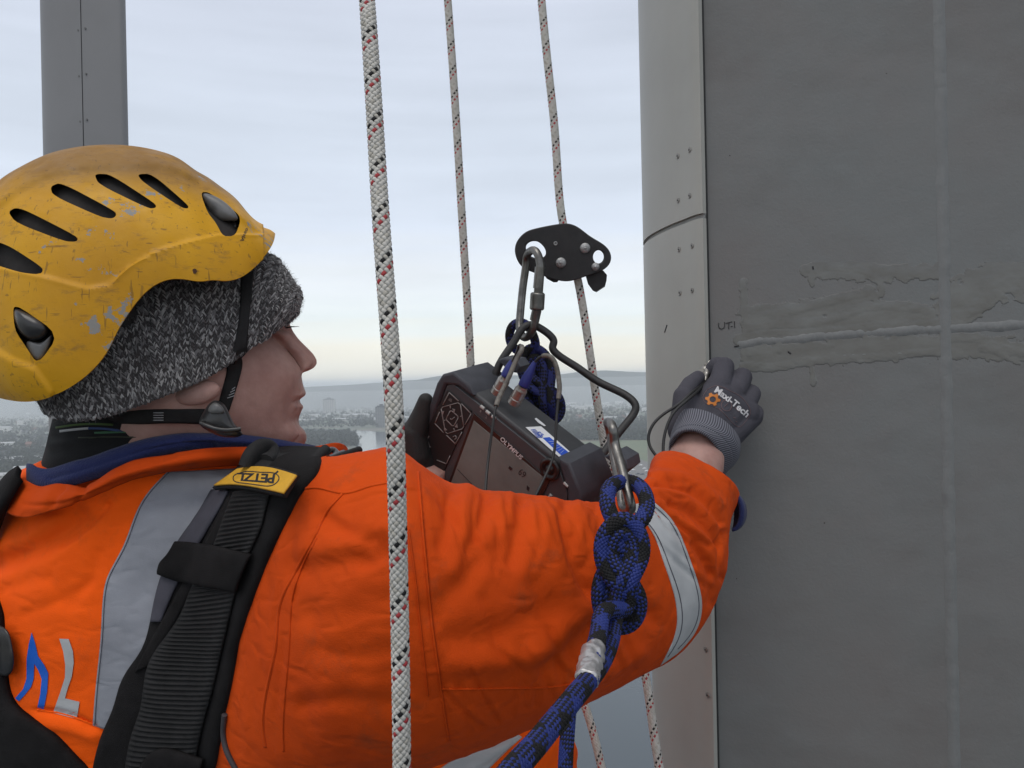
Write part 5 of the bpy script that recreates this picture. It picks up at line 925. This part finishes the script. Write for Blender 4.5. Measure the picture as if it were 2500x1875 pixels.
# ================================================================== connectors
def connector(name, px, r, m, label, n=14):
    t = thing(name, PA(np.array([px[0]]))[0], label, 'carabiner'); tube('frame', PA(spl(px, 120, closed=True)), r, m, t, n, closed=True); return t
dark_st = mat('dark_worn_steel', (.16, .155, .145), .34, metal=.85, var=.4, vscale=60, bump=.12, bscale=250)
cb = connector('screw_carabiner', [(1303, 611, .972), (1316, 630, .962), (1319, 665, .960), (1316, 710, .962), (1312, 755, .966), (1305, 790, .970), (1294, 816, .976), (1281, 824, .984), (1271, 812, .992), (1269, 780, 1.0), (1273, 735, 1.005), (1278, 690, 1.006), (1284, 645, 1.003), (1290, 618, .992)], .0051, dark_st, 'dark steel screw-gate carabiner hanging the instrument from the rope grab')
tube('gate', PA(lin([(1318, 652, .960), (1313.5, 704, .962)], 10)), .0062, dark_st, cb, 16); tube('gate_neck', PA(lin([(1313.5, 702, .962), (1312, 722, .9635)], 6)), .0050, ring_steel, cb, 14)
g1 = PA(lin([(1313, 714, .963), (1310.5, 757, .966)], 30)); V, f = tube_vf(g1, np.interp(np.linspace(0, 1, 30), [0, .08, .92, 1], [.0070, .0088, .0088, .0074]), 36); ctr = np.repeat(g1, 36, 0); ii = np.arange(len(V)); kn_ = ((ii % 36 // 2 + ii // 36) % 2) * .05; V = ctr + (V - ctr) * (1 + kn_)[:, None]; mesh('screw_sleeve', V, f, dark_st, cb)
tube('gate_end', PA(lin([(1310.5, 757, .966), (1305, 782, .970)], 6)), .0062, dark_st, cb, 14)
cb2 = connector('steel_carabiner', [(1490, 1034, .700), (1500, 1075, .690), (1514, 1130, .676), (1528, 1185, .663), (1539, 1228, .655), (1538, 1246, .660), (1528, 1246, .672), (1516, 1200, .690), (1504, 1140, .712), (1494, 1080, .728), (1486, 1040, .728), (1484, 1030, .715)], .0043, ring_steel, 'worn steel carabiner seen edge-on through the blue knot loop')

# ---- rope grab: two side plates on rivets
grab_m = mat('black_anodised', (.024, .023, .024), .5, var=.2, vscale=80, spec=.4, bump=.1, bscale=400)
GO = P(1375, 615, 1.02); GN = nrm(P(1375, 615, 0.0) - GO); GX = nrm(RV - GN * np.dot(RV, GN)); GY = np.cross(GN, GX)
GY = GY if np.dot(GY, UV_) > 0 else -GY
def gmat(off): M_ = np.eye(4); M_[:3, 0] = GX; M_[:3, 1] = GY; M_[:3, 2] = GN; M_[:3, 3] = GO + GN * off; return M_
def guv(px): q = on_plane(px, GO, GN) - GO; return [(v @ GX, v @ GY) for v in q]
k = 4.367; cr = lambda pts: [(1200 + x / k, 520 + y / k) for x, y in pts]
grab = thing('rope_grab', GO, 'black two-plate rope grab with round rivets clamped on the white rope', 'rope grab')
go = guv(spl(cr([(720, 120), (830, 118), (930, 160), (1050, 250), (1200, 345), (1262, 430), (1262, 520), (1190, 602), (1040, 660), (900, 708), (780, 725), (590, 680), (460, 635), (340, 580), (275, 490), (255, 380), (285, 290), (370, 205), (470, 168)]), 90, closed=True))
eye = guv(spl(cr([(362, 360), (390, 318), (440, 300), (492, 306), (545, 345), (578, 400), (575, 450), (530, 480), (470, 480), (415, 460), (380, 420)]), 40, closed=True)); th = np.linspace(0, 2 * math.pi, 28, endpoint=False)
hole = guv([(1200 + (1140 + 62 * math.cos(t)) / k, 520 + (468 + 72 * math.sin(t)) / k) for t in th])
outline([go], .005, .0012, gmat(.011), 'side_plate', grab_m, grab, [eye, hole]); outline([go], .005, .0012, gmat(-.013), 'side_plate', grab_m, grab, [eye, hole])
outline([guv(cr([(1000, 660), (1100, 600), (1190, 612), (1230, 660), (1225, 720), (1212, 770)] + [p for i in range(9) for p in ((1208 - i * 11, 778 + i * 7.5), (1210 - i * 11, 790 + i * 7))] + [(1080, 828), (1030, 760)]))], .007, .0008, gmat(.0), 'cam_lever', grab_m, grab)
outline([guv(cr([(560, 660), (700, 660), (730, 700), (700, 738), (660, 738), (590, 700)]))], .012, .001, gmat(-.002), 'cam', grab_m, grab)
riv = mat('rivet_steel', (.34, .34, .335), .45, metal=.7, var=.3, vscale=300, bump=.4, bscale=700)
for x, y, r in ((740, 530, 55), (998, 375, 55), (1108, 573, 43), (683, 325, 22)):
    c = on_plane(cr([(x, y)]), GO, GN, .0135)[0]; R_ = r / k / F * 1.02; rows = [(1, -.001), (1, .0012), (.85, .0026), (.5, .0034), (.03, .0036)] if r > 30 else [(1, -.001), (1, .001), (.8, .0014), (.5, .0012), (.4, .0002)]
    V = np.array([[c + GX * math.cos(t) * R_ * a_ + GY * math.sin(t) * R_ * a_ + GN * z for t in th] for a_, z in rows]); mesh('rivet', V.reshape(-1, 3), gfaces(5, 28, False, True) + [tuple(range(112, 140))], riv, grab)
# ================================================================== the ultrasonic inspection instrument
e1 = nrm(RV * .712 - UV_ * .541 - FV * .447); e2 = nrm(-RV * .316 - UV_ * .816 + FV * .483); e2 = nrm(e2 - e1 * np.dot(e1, e2)); dn = np.cross(e1, e2); dn = dn if np.dot(dn, FV) < 0 else -dn
DO = P(1090, 905, .945)
dev = thing('inspection_instrument', DO + e2 * .17, 'dark grey handheld inspection instrument with screen and keypad, tilted behind the orange arm', 'instrument')
cr2 = lambda pts: [(980 + x / 4.254, 860 + y / 4.254) for x, y in pts]
def duv(px): q = on_plane(px, DO, dn) - DO; return [(v @ e1, v @ e2) for v in q]
def dmat(off): M_ = np.eye(4); M_[:3, 0] = e1; M_[:3, 1] = e2; M_[:3, 2] = dn; M_[:3, 3] = DO + dn * off; return M_
shellm = mat('grey_housing', (.048, .050, .054), .5, var=.12, vscale=60, bump=.12, bscale=900, spec=.4); rubber = mat('grey_rubber', (.052, .055, .065), .65, var=.15, vscale=50, bump=.2, bscale=700, spec=.3); keym = mat('keypad_black', (.020, .018, .019), .6, spec=.3)
facem = mat('face_plate', (.056, .060, .066), .45, var=.08, vscale=50, spec=.35); linem = mat('key_print', (.20, .19, .185), .6); whitep = mat('white_print', (.60, .60, .60), .5); bezel = mat('bezel_black', (.015, .013, .013), .35)
u1 = max(p[0] for p in duv(cr2([(1840, 1400), (1810, 1540)]))); vB = .172
c_ = .018
outline([[(0, c_), (c_ * .9, 0), (u1 - .03, 0), (u1 - .004, .022), (u1, .034), (u1, vB - .03), (u1 - .03, vB), (c_, vB), (0, vB - c_)]], .060, .004, dmat(-.030), 'housing', shellm, dev)
outline([[(.010, .016), (.018, .0075), (u1 - .034, .0075), (u1 - .012, .026), (u1 - .008, .036), (u1 - .008, vB - .03), (u1 - .03, vB - .01), (.02, vB - .01), (.010, vB - .02)]], .003, .0008, dmat(.001), 'face_plate', facem, dev)
# rubber corner guards
outline([[(-.006, .022), (-.002, .006), (.012, -.007), (.040, -.007), (.052, .001), (.048, .0045), (.026, .0045), (.008, .0145), (.006, .09), (.006, vB - .02), (-.006, vB - .03)]], .068, .0035, dmat(-.030), 'corner_guard', rubber, dev)
outline([[(u1 - .040, -.004), (u1 - .024, -.007), (u1 + .004, .014), (u1 + .009, .030), (u1 + .009, .075), (u1 - .001, .085), (u1 - .006, .06), (u1 - .006, .036), (u1 - .014, .022), (u1 - .030, .008)]], .068, .0035, dmat(-.030), 'corner_guard', rubber, dev)
kp_ = duv(cr2([(500, 385), (750, 600), (470, 1215), (250, 1500), (0, 1500), (120, 1090)])); outline([kp_], .0020, .0004, dmat(.0030), 'keypad', keym, dev)
sc_ = duv(cr2([(775, 622), (1558, 1325), (1480, 1500)])); p0, p1 = sc_[0], sc_[1]
outline([[p0, p1, (p1[0], vB - .02), (p0[0], vB - .02)]], .0016, .0004, dmat(.0031), 'screen_bezel', bezel, dev)
glass = mat('screen_glass', (.145, .165, .155), .42, var=.25, vscale=14, spec=.25)
b_ = .0055; outline([[(p0[0] + b_ * .7, p0[1] + b_ * 1.6), (p1[0] - b_ * 1.5, p0[1] + b_ * 1.6), (p1[0] - b_ * 1.5, vB - .03), (p0[0] + b_ * .7, vB - .03)]], .0012, .0003, dmat(.0036), 'screen', glass, dev)
def dstrip(name, lines, w, m, off=.0045, parent=dev):
    a = Acc()
    for pts in lines:
        A, B = line_px(cr2(pts), w, 24) if len(pts) > 2 else line_px(cr2(pts), w, 4)
        G = np.stack([on_plane(A, DO, dn, off), on_plane(B, DO, dn, off)], 1); V, f = shell(G, .0006, np.broadcast_to(dn, G.shape)); a.add(V, f)
    return a.build(name, m, parent)
def poly(*p): return [lin(np.array([p[i], p[i + 1]]), 2).tolist() for i in range(len(p) - 1)]
for ln_ in (poly((430, 545), (495, 418), (592, 508)), poly((622, 535), (722, 640), (658, 755)), poly((395, 620), (345, 740), (437, 838)), poly((466, 862), (560, 955), (628, 828)),
            poly((412, 590), (428, 570), (585, 525), (612, 543), (646, 772), (632, 795), (478, 846), (456, 832), (412, 590)), poly((465, 690), (505, 610), (525, 612), (585, 665), (587, 685), (545, 765), (525, 765), (467, 705), (465, 690)),
            poly((505, 555), (508, 585)), poly((608, 668), (625, 662)), poly((542, 790), (548, 815)), poly((438, 710), (455, 705)), poly((285, 870), (250, 940), (305, 1065)), poly((208, 1030), (170, 1110)), poly((365, 1120), (465, 1160), (503, 1075)), poly((275, 930), (290, 990)), [[(535, 880), (560, 870), (568, 890), (550, 905)]], poly((505, 690), (520, 700), (550, 675))):
    dstrip('key_outline', ln_, 2.0, linem)
for tri in ([(440, 605), (472, 600), (455, 648)], [(555, 575), (585, 585), (575, 620)], [(470, 765), (500, 800), (470, 800)], [(605, 730), (612, 775), (580, 765)], [(270, 935), (302, 935), (290, 955)], [(315, 960), (335, 975), (318, 982)]):
    outline([duv(cr2(tri))], .0005, .0, dmat(.0046), 'key_arrow', linem, dev, smooth=False)
for x, y, X, Y in ((825, 560, 860, 588), (882, 612, 920, 642), (942, 664, 975, 690), (1690, 1355, 1735, 1395), (1556, 1478, 1540, 1510)): tube('status_light', on_plane(lin(cr2([(x, y), (X, Y)]), 6), DO, dn, .0030), .0021, mat('pale_lens', (.35, .34, .33), .5) if x == 825 else bpy.data.materials['pale_lens'], dev, 10)
def dtext(s, quad, m, off=.0046, bold=0.0, sp=1.0, name='lettering'):
    uvt, ft = text2d(s, bold, sp); mesh(name, on_plane(quadmap(uvt, cr2(quad)), DO, dn, off), ft, m, dev, smooth=False)
dtext('OLYMPUS', [(1020, 908), (1235, 1118), (1268, 1088), (1048, 874)], whitep, bold=.02)
dtext('69', [(1210, 1262), (1265, 1312), (1302, 1258), (1240, 1200)], ink, .0046); dtext('dB', [(488, 498), (520, 520), (528, 492), (498, 470)], linem); dtext('1', [(812, 618), (826, 628), (832, 605), (820, 597)], linem, .0034); dtext('2', [(868, 680), (885, 692), (893, 665), (876, 655)], linem, .0034)
for q in ([(1150, 1170), (1180, 1200), (1160, 1215), (1135, 1190)], [(1330, 1370), (1355, 1395), (1345, 1430), (1325, 1410)]): outline([duv(cr2(q))], .0004, 0, dmat(.0045), 'screen_trace', ink, dev, smooth=False)
dstrip('screen_trace', [lin(np.array([(580, 1215), (730, 1370)]), 3).tolist()], 1.2, ink, .0045)
c = on_plane(cr2([(1548, 1212)]), DO, dn, .0026)[0]; th = np.linspace(0, 2 * math.pi, 28, endpoint=False); rows = [(.0145, 0), (.0145, .0014), (.0095, .0020), (.0092, .0006), (.0052, .0006), (.005, .0020), (.001, .0022)]
V = np.array([[c + e1 * math.cos(t) * a_ * .48 + e2 * math.sin(t) * a_ * .48 + dn * z for t in th] for a_, z in rows]) ; V = c + (V - c) * 1.9; mesh('latch_knob', V.reshape(-1, 3), gfaces(7, 28, False, True), bezel, dev)
# top side: sticker, side hook, sockets
TN_ = -e2; TO = DO + TN_ * .0002
def topq(px, off): return on_plane(px, TO, TN_, off)
sw = mat('sticker_white', (.66, .67, .68), .5); sb = mat('sticker_blue', (.012, .07, .45), .45)
def flat_poly(name, px, m, off, n_=TN_): P3 = topq(px, off); V = np.vstack([P3, P3 - n_ * .0004]); k_ = len(P3); mesh(name, V, [tuple(range(k_)), tuple(range(k_, 2 * k_))[::-1]] + [(i, (i + 1) % k_, (i + 1) % k_ + k_, i + k_) for i in range(k_)], m, dev, smooth=False)
flat_poly('sticker', cr2([(1290, 778), (1450, 768), (1848, 1118), (1710, 1148)]), sw, .0010); flat_poly('sticker_print', cr2([(1470, 888), (1538, 880), (1808, 1096), (1708, 1112)]), sb, .0016)
uvt, ft = text2d('CE', .02); mesh('lettering', topq(quadmap(uvt, cr2([(1405, 850), (1460, 890), (1480, 855), (1428, 815)])), .0016), ft, sb, dev, smooth=False)
a = Acc()
for i in range(7):
    A, B = line_px(cr2([(1345 + i * 10 + (i % 2) * 6, 805 + i * 13), (1395 + i * 12, 800 + i * 13)]), 1.1, 3); G = np.stack([topq(A, .0018), topq(B, .0018)], 1); a.add(*shell(G, .0003, np.broadcast_to(TN_, G.shape)))
for i in range(6):
    A, B = line_px(cr2([(1530 + i * 24, 925 + i * 25), (1600 + i * 18, 925 + i * 18)]), .45, 3); G = np.stack([topq(A, .0018), topq(B, .0018)], 1); a.add(*shell(G, .0003, np.broadcast_to(TN_, G.shape)), 1)
prop(a.build('sticker_lines', [sb, sw], dev), kind='stuff')
flat_poly('sticker', cr2([(1385, 690), (1400, 680), (1455, 722), (1500, 762), (1482, 766), (1420, 728)]), sw, .0010)
tube('strap_hook', PA(spl(np.c_[cr2([(1740, 975), (1800, 985), (1900, 1020), (1930, 1045), (1885, 1060), (1810, 1035)]), np.full(6, .905)], 30)), .0032, keym, dev, 8)
outline([duv(cr2([(1940, 1165), (2050, 1120), (2180, 1200), (2200, 1300), (2080, 1400), (2050, 1250)]))], .03, .003, dmat(-.045), 'side_cover', rubber, dev)
outline([duv(cr2([(745, 150), (810, 125), (940, 150), (990, 225), (960, 300), (850, 280)]))], .02, .003, dmat(-.055), 'side_cover', rubber, dev)
lemo = mat('plug_metal', (.36, .345, .32), .35, metal=.8, var=.3, vscale=120); boot = mat('plug_boot_blue', (.014, .022, .17), .5)
def plug(a_, b_, c_, d_):
    t = thing('cable_plug', PA(np.array([a_]))[0], *d_); A_, B_, C_ = (PA(np.array([q]))[0] for q in (a_, b_, c_)); s = np.linspace(0, 1, 40); tube('plug_body', A_ + (B_ - A_) * s[:, None], np.interp(s, [0, .3, .301, .34, .341, .8, .801, .86, .861, 1], [.0078, .0078, .0070, .0070, .0076, .0076, .0070, .0070, .0066, .0060]), lemo, t, 20)
    s = np.linspace(0, 1, 14); tube('boot', B_ + (C_ - B_) * s[:, None], np.interp(s, [0, .15, .5, 1], [.0062, .0066, .0055, .0026]), boot, t, 16); return t
plug((1212, 960, .915), (1235, 920, .905), (1250, 880, .902), ('shiny metal cable plug with blue boot, nearer the instrument corner', 'plug')); plug((1254, 985, .905), (1277, 943, .895), (1306, 884, .890), ('shiny metal cable plug with blue boot, in front of the blue knot', 'plug'))
cabm = mat('cable_black', (.012, .012, .012), .5); sheath = mat('worn_sheath', (.20, .185, .16), .6, col2=(.05, .045, .04), vscale=120)
def cable(pts, n_sh, r, label):
    p = PA(spl(pts, 120)); o = tube('cable', p, r, cabm, None, 8); prop(o, label, 'cable')
    if n_sh: tube('sheath', p[n_sh[0]:n_sh[1]], r * 1.75, sheath, o, 10)
    return o
cable([(1246, 890, .903), (1262, 858, .895), (1270, 842, .89), (1274, 846, .885), (1266, 868, .88), (1247, 910, .875), (1228, 950, .87), (1213, 985, .86), (1203, 1040, .85), (1196, 1090, .845), (1188, 1160, .83), (1184, 1230, .80)], (18, 62), .0016, 'thin black cable falling across the instrument screen on the left')
cable([(1305, 886, .890), (1321, 871, .885), (1340, 869, .88), (1355, 886, .876), (1364, 925, .872), (1366, 945, .87), (1362, 985, .866), (1357, 1054, .858), (1350, 1117, .85), (1330, 1165, .84), (1305, 1215, .825), (1280, 1260, .80)], (8, 46), .0016, 'thin black cable falling past the blue sticker and round knob')
hb = mat('handle_rubber', (.018, .0175, .018), .55, var=.3, vscale=60, bump=.25, bscale=300)
hd = PA(spl([(1196, 950, .965), (1206, 924, .965), (1220, 888, .965), (1259, 828, .97), (1276, 802, .972), (1296, 793, .974), (1320, 802, .975), (1342, 818, .975), (1352, 834, .975), (1349, 848, .975), (1362, 866, .975), (1408, 896, .972), (1456, 929, .965), (1505, 953, .955), (1540, 974, .945), (1552, 992, .94), (1548, 1008, .938), (1529, 1034, .932), (1490, 1083, .92), (1456, 1132, .905), (1440, 1158, .90)], 160)); tube('handle', hd, .0048, hb, dev, 14)
# ================================================================== gloved hands
glove_m = fabric('grey_nylon', (.075, .073, .088), (.060, .058, .070), bump=.5, bscale=1300, vscale=40, crease=.25, grime=.0); palm_m = mat('black_foam_grip', (.014, .013, .013), .7, bump=.4, bscale=700)
def capsules(name, caps, voxel, mats, parent, smooth_it=3):
    bm = bmesh.new()
    for (a_, ra, b_, rb) in caps:
        A_, B_ = Vector(PA(np.array([a_]))[0]), Vector(PA(np.array([b_]))[0]); L_ = (B_ - A_).length; q = (B_ - A_).to_track_quat('Z', 'Y') if L_ > 1e-6 else Vector((0, 0, 1)).to_track_quat('Z', 'Y'); rings = []; n = 20
        prof_ = [(-ra * math.cos(t), ra * math.sin(t)) for t in np.linspace(.12, math.pi / 2, 6)] + [(L_ + rb * math.sin(t), rb * math.cos(t)) for t in np.linspace(0, math.pi / 2 - .12, 6)]
        for z, r in prof_: rings.append([bm.verts.new(A_ + q @ Vector((r * math.cos(k_ * 2 * math.pi / n), r * math.sin(k_ * 2 * math.pi / n), z))) for k_ in range(n)])
        for r1, r2 in zip(rings[:-1], rings[1:]):
            for k_ in range(n): bm.faces.new((r1[k_], r1[(k_ + 1) % n], r2[(k_ + 1) % n], r2[k_]))
        bm.faces.new(rings[0][::-1]); bm.faces.new(rings[-1])
    me = bpy.data.meshes.new(name); bm.to_mesh(me); bm.free(); o = bpy.data.objects.new(name, me); COL.objects.link(o)
    md = o.modifiers.new('r', 'REMESH'); md.mode = 'VOXEL'; md.voxel_size = voxel; md.use_smooth_shade = True; s_ = o.modifiers.new('s', 'SMOOTH'); s_.factor = .5; s_.iterations = smooth_it
    bpy.context.view_layer.update(); evaluated(o); me = o.data; V = np.zeros(len(me.vertices) * 3); me.vertices.foreach_get('co', V); Fc = [tuple(p.vertices) for p in me.polygons]; bpy.data.objects.remove(o); bpy.data.meshes.remove(me)
    return V.reshape(-1, 3), Fc
caps = [((1688, 1056, .995), .026, (1756, 938, 1.020), .0160), ((1700, 1056, .998), .028, (1795, 952, 1.024), .0160), ((1722, 1066, 1.0), .027, (1820, 980, 1.026), .0155), ((1746, 1084, 1.002), .023, (1836, 1016, 1.024), .0145), ((1752, 965, 1.018), .021, (1818, 1008, 1.022), .020), ((1668, 1050, .995), .020, (1676, 985, 1.005), .0175), ((1736, 1020, 1.012), .029, (1766, 1004, 1.02), .025),
        ((1756, 940, 1.018), .0150, (1768, 896, 1.036), .0136), ((1768, 896, 1.036), .0134, (1750, 893, 1.050), .0122), ((1750, 893, 1.050), .0120, (1734, 910, 1.056), .0105), ((1795, 954, 1.022), .0150, (1812, 921, 1.038), .0134), ((1812, 921, 1.038), .0132, (1796, 926, 1.052), .0120), ((1796, 926, 1.052), .0118, (1770, 938, 1.058), .0098),
        ((1820, 982, 1.024), .0148, (1834, 962, 1.038), .0130), ((1834, 962, 1.038), .0128, (1816, 968, 1.051), .0115), ((1816, 968, 1.051), .0112, (1790, 975, 1.055), .0094), ((1836, 1018, 1.022), .0140, (1842, 1008, 1.032), .0120), ((1842, 1008, 1.032), .0118, (1824, 1012, 1.046), .0108), ((1824, 1012, 1.046), .0105, (1798, 1010, 1.05), .0088),
        ((1670, 1008, 1.0), .0165, (1669, 968, 1.008), .0138), ((1669, 968, 1.008), .0130, (1685, 938, 1.020), .0112), ((1685, 938, 1.020), .0110, (1704, 922, 1.036), .0096)]
V, Fc = capsules('glove', caps, .0014, None, None)
def palm_side(V, Fc, thr):
    mi = []
    for f in Fc:
        a_, b_, c_ = V[f[0]], V[f[1]], V[f[2]]; n = nrm(np.cross(b_ - a_, c_ - a_)); mi.append(1 if np.dot(n, nrm(np.array((.16, -.9, .42)))) < thr else 0)
    return mi
glove = mesh('glove', V, Fc, [glove_m, palm_m], person, mi=palm_side(V, Fc, -.28))
# knitted cuff
def rib_mat():
    m = mat('knit_cuff', (.115, .12, .145), .9); nt = m.node_tree; b = bsdf(m); N = nt.nodes.new; L = nt.links.new; tc = N('ShaderNodeTexCoord'); w = N('ShaderNodeTexWave'); w.inputs['Scale'].default_value = 7; w.inputs['Distortion'].default_value = .6; w.inputs['Detail'].default_value = 1; L(tc.outputs['UV'], w.inputs['Vector'])
    r = N('ShaderNodeValToRGB'); r.color_ramp.elements[0].color = (.035, .035, .047, 1); r.color_ramp.elements[1].color = (.19, .195, .23, 1); L(w.outputs[0], r.inputs[0]); L(r.outputs[0], b.inputs['Base Color']); bp = N('ShaderNodeBump'); bp.inputs['Strength'].default_value = .6; bp.inputs['Distance'].default_value = .001; L(w.outputs[0], bp.inputs['Height']); L(bp.outputs[0], b.inputs['Normal']); return m
def cuff():
    rg = [(1648, 1016, 1806, 1098, 1.004, .036, 20, -44), (1644, 1032, 1805, 1112, .996, .040, 21, -46), (1640, 1050, 1800, 1124, .988, .0405, 20, -48), (1637, 1066, 1790, 1131, .980, .0385, 17, -55), (1637, 1070, 1787, 1132, .978, .0370, 16, -55), (1635, 1075, 1786, 1134, .976, .0385, 15, -57), (1634, 1086, 1768, 1142, .968, .0375, 12, -63), (1640, 1092, 1758, 1142, .967, .034, 10, -58), (1648, 1088, 1756, 1136, .975, .031, 10, -58)]
    n = 60; r_ = spl(rg, n, byidx=True); m = 96; t = np.linspace(0, 2 * math.pi, m, endpoint=False); G = np.zeros((n, m, 3)); uv = np.zeros((n, m, 2))
    for i, (xt, yt, xb, yb, d, h, sx, sy) in enumerate(r_): c, s = np.cos(t), np.sin(t); G[i] = np.c_[(xt + xb) / 2 + (xt - xb) / 2 * c + sx * s, (yt + yb) / 2 + (yt - yb) / 2 * c + sy * s, d - h * s]; uv[i] = np.c_[np.abs(t / math.pi - 1) * 2, np.full(m, i / n * .3)]
    return mesh('knit_cuff', PA(G).reshape(-1, 3), gfaces(n, m, False, True), rib_mat(), glove, uv=uv)
cuff()
TG = bvh_of([glove]); k = 5.53; cg = lambda pts: [(1600 + x / k, 850 + y / k) for x, y in pts]
gw = mat('glove_print_white', (.55, .54, .55), .6); gor = mat('glove_print_orange', (.50, .16, .02), .6); gdim = mat('glove_print_dim', (.13, .08, .085), .7)
uvt, ft = text2d('Maxi-Tech', .03, 1.0); q = cg(quadmap(uvt, [(790, 590), (1225, 940), (1290, 872), (840, 510)])); q = np.array(q); q[:, 1] -= 2.5 * np.sin(np.clip(uvt[:, 0], 0, 1) * math.pi); mesh('lettering', drop(q, TG, .0008), ft, gw, glove, smooth=False)
gp = []
for i in range(36):
    t = i / 36 * 2 * math.pi; r = 104 if (i % 6) in (0, 1, 2) else 76; gp.append((775 + r * math.cos(t), 690 + r * .86 * math.sin(t)))
inner = [(775 + 44 * math.cos(t), 690 + 40 * math.sin(t)) for t in np.linspace(0, 2 * math.pi, 36, endpoint=False)]
G = drop(np.stack([np.array(cg(gp)), np.array(cg(inner))], 1), TG, .0010); Vv, f = shell(G, .0004, cu=True); mesh('gear_emblem', Vv, f, gor, glove, smooth=False)
for pts, w in (([(700, 560), (820, 505), (1000, 570), (1150, 650), (1270, 800), (1285, 880), (1200, 1010), (1140, 1065), (1000, 960), (820, 800), (660, 720), (640, 660), (700, 560)], 1.0), ([(930, 700), (1030, 760), (1000, 840), (920, 830), (890, 760), (930, 700)], 1.6), ([(860, 810), (900, 850)], 1.5), ([(1080, 800), (1130, 855)], 2), ([(1055, 935), (1085, 945)], 2), ([(1085, 985), (1105, 1000)], 2), ([(930, 790), (985, 745)], 1.6)):
    seam('printed_line', cg(pts), w, TG, gdim, glove, .0007, .0004, 40)
# probe held between finger and thumb, with its two leads
probe = thing('probe', P(1722, 915, 1.05), 'small metal probe held between gloved finger and thumb against the steel', 'probe')
s = np.linspace(0, 1, 30)[:, None]; A_, B_ = P(1708, 916, 1.050), P(1738, 890, 1.066); tube('probe_body', A_ + (B_ - A_) * s, np.interp(s[:, 0], [0, .25, .26, .4, .41, .8, .81, 1], [.0065, .0065, .0052, .0052, .0068, .0068, .0055, .0045]), lemo, probe, 18)
A_, B_ = P(1727, 904, 1.052), P(1721, 932, 1.036); tube('probe_plug', A_ + (B_ - A_) * s, np.interp(s[:, 0], [0, .4, .41, .7, 1], [.0042, .0042, .0034, .0034, .0022]), lemo, probe, 14); A_, B_ = P(1737, 890, 1.060), P(1735, 884, 1.055); tube('probe_tip', A_ + (B_ - A_) * s, .0035, lemo, probe, 12)
cable([(1722, 930, 1.037), (1708, 944, 1.012), (1690, 958, .990), (1660, 985, .975), (1635, 1001, .968), (1610, 1019, .965), (1591, 1042, .962), (1583, 1072, .958), (1590, 1096, .952), (1606, 1118, .945), (1625, 1150, .935)], None, .0019, 'black probe lead making the wider loop beside the gloved hand')
cable([(1723, 931, 1.036), (1712, 946, 1.010), (1695, 962, .986), (1668, 985, .972), (1646, 1006, .965), (1630, 1036, .960), (1621, 1070, .955), (1619, 1105, .948), (1622, 1150, .935)], None, .0019, 'black probe lead making the tighter loop beside the gloved wrist')
# left hand behind the instrument
caps = [((1012, 1112, .990), .022, (1008, 1060, .985), .018), ((1010, 1065, .985), .017, (1030, 1010, .980), .0125), ((1030, 1010, .980), .0125, (1039, 978, .976), .0098), ((1012, 1120, 1.0), .028, (1040, 1160, 1.02), .03)]
for i in range(4): y = 1075 + i * 36; caps += [((1020, y + 30, 1.005), .015, (1075, y + 10, 1.035), .0125), ((1075, y + 10, 1.035), .0122, (1130, y + 26, 1.045), .011), ((1130, y + 26, 1.045), .011, (1165, y + 50, 1.042), .0095)]
V, Fc = capsules('glove', caps, .0016, None, None); g2 = mesh('glove', V, Fc, [palm_m, palm_m], person); g2['label'] = 'black gloved left hand holding the instrument from behind'
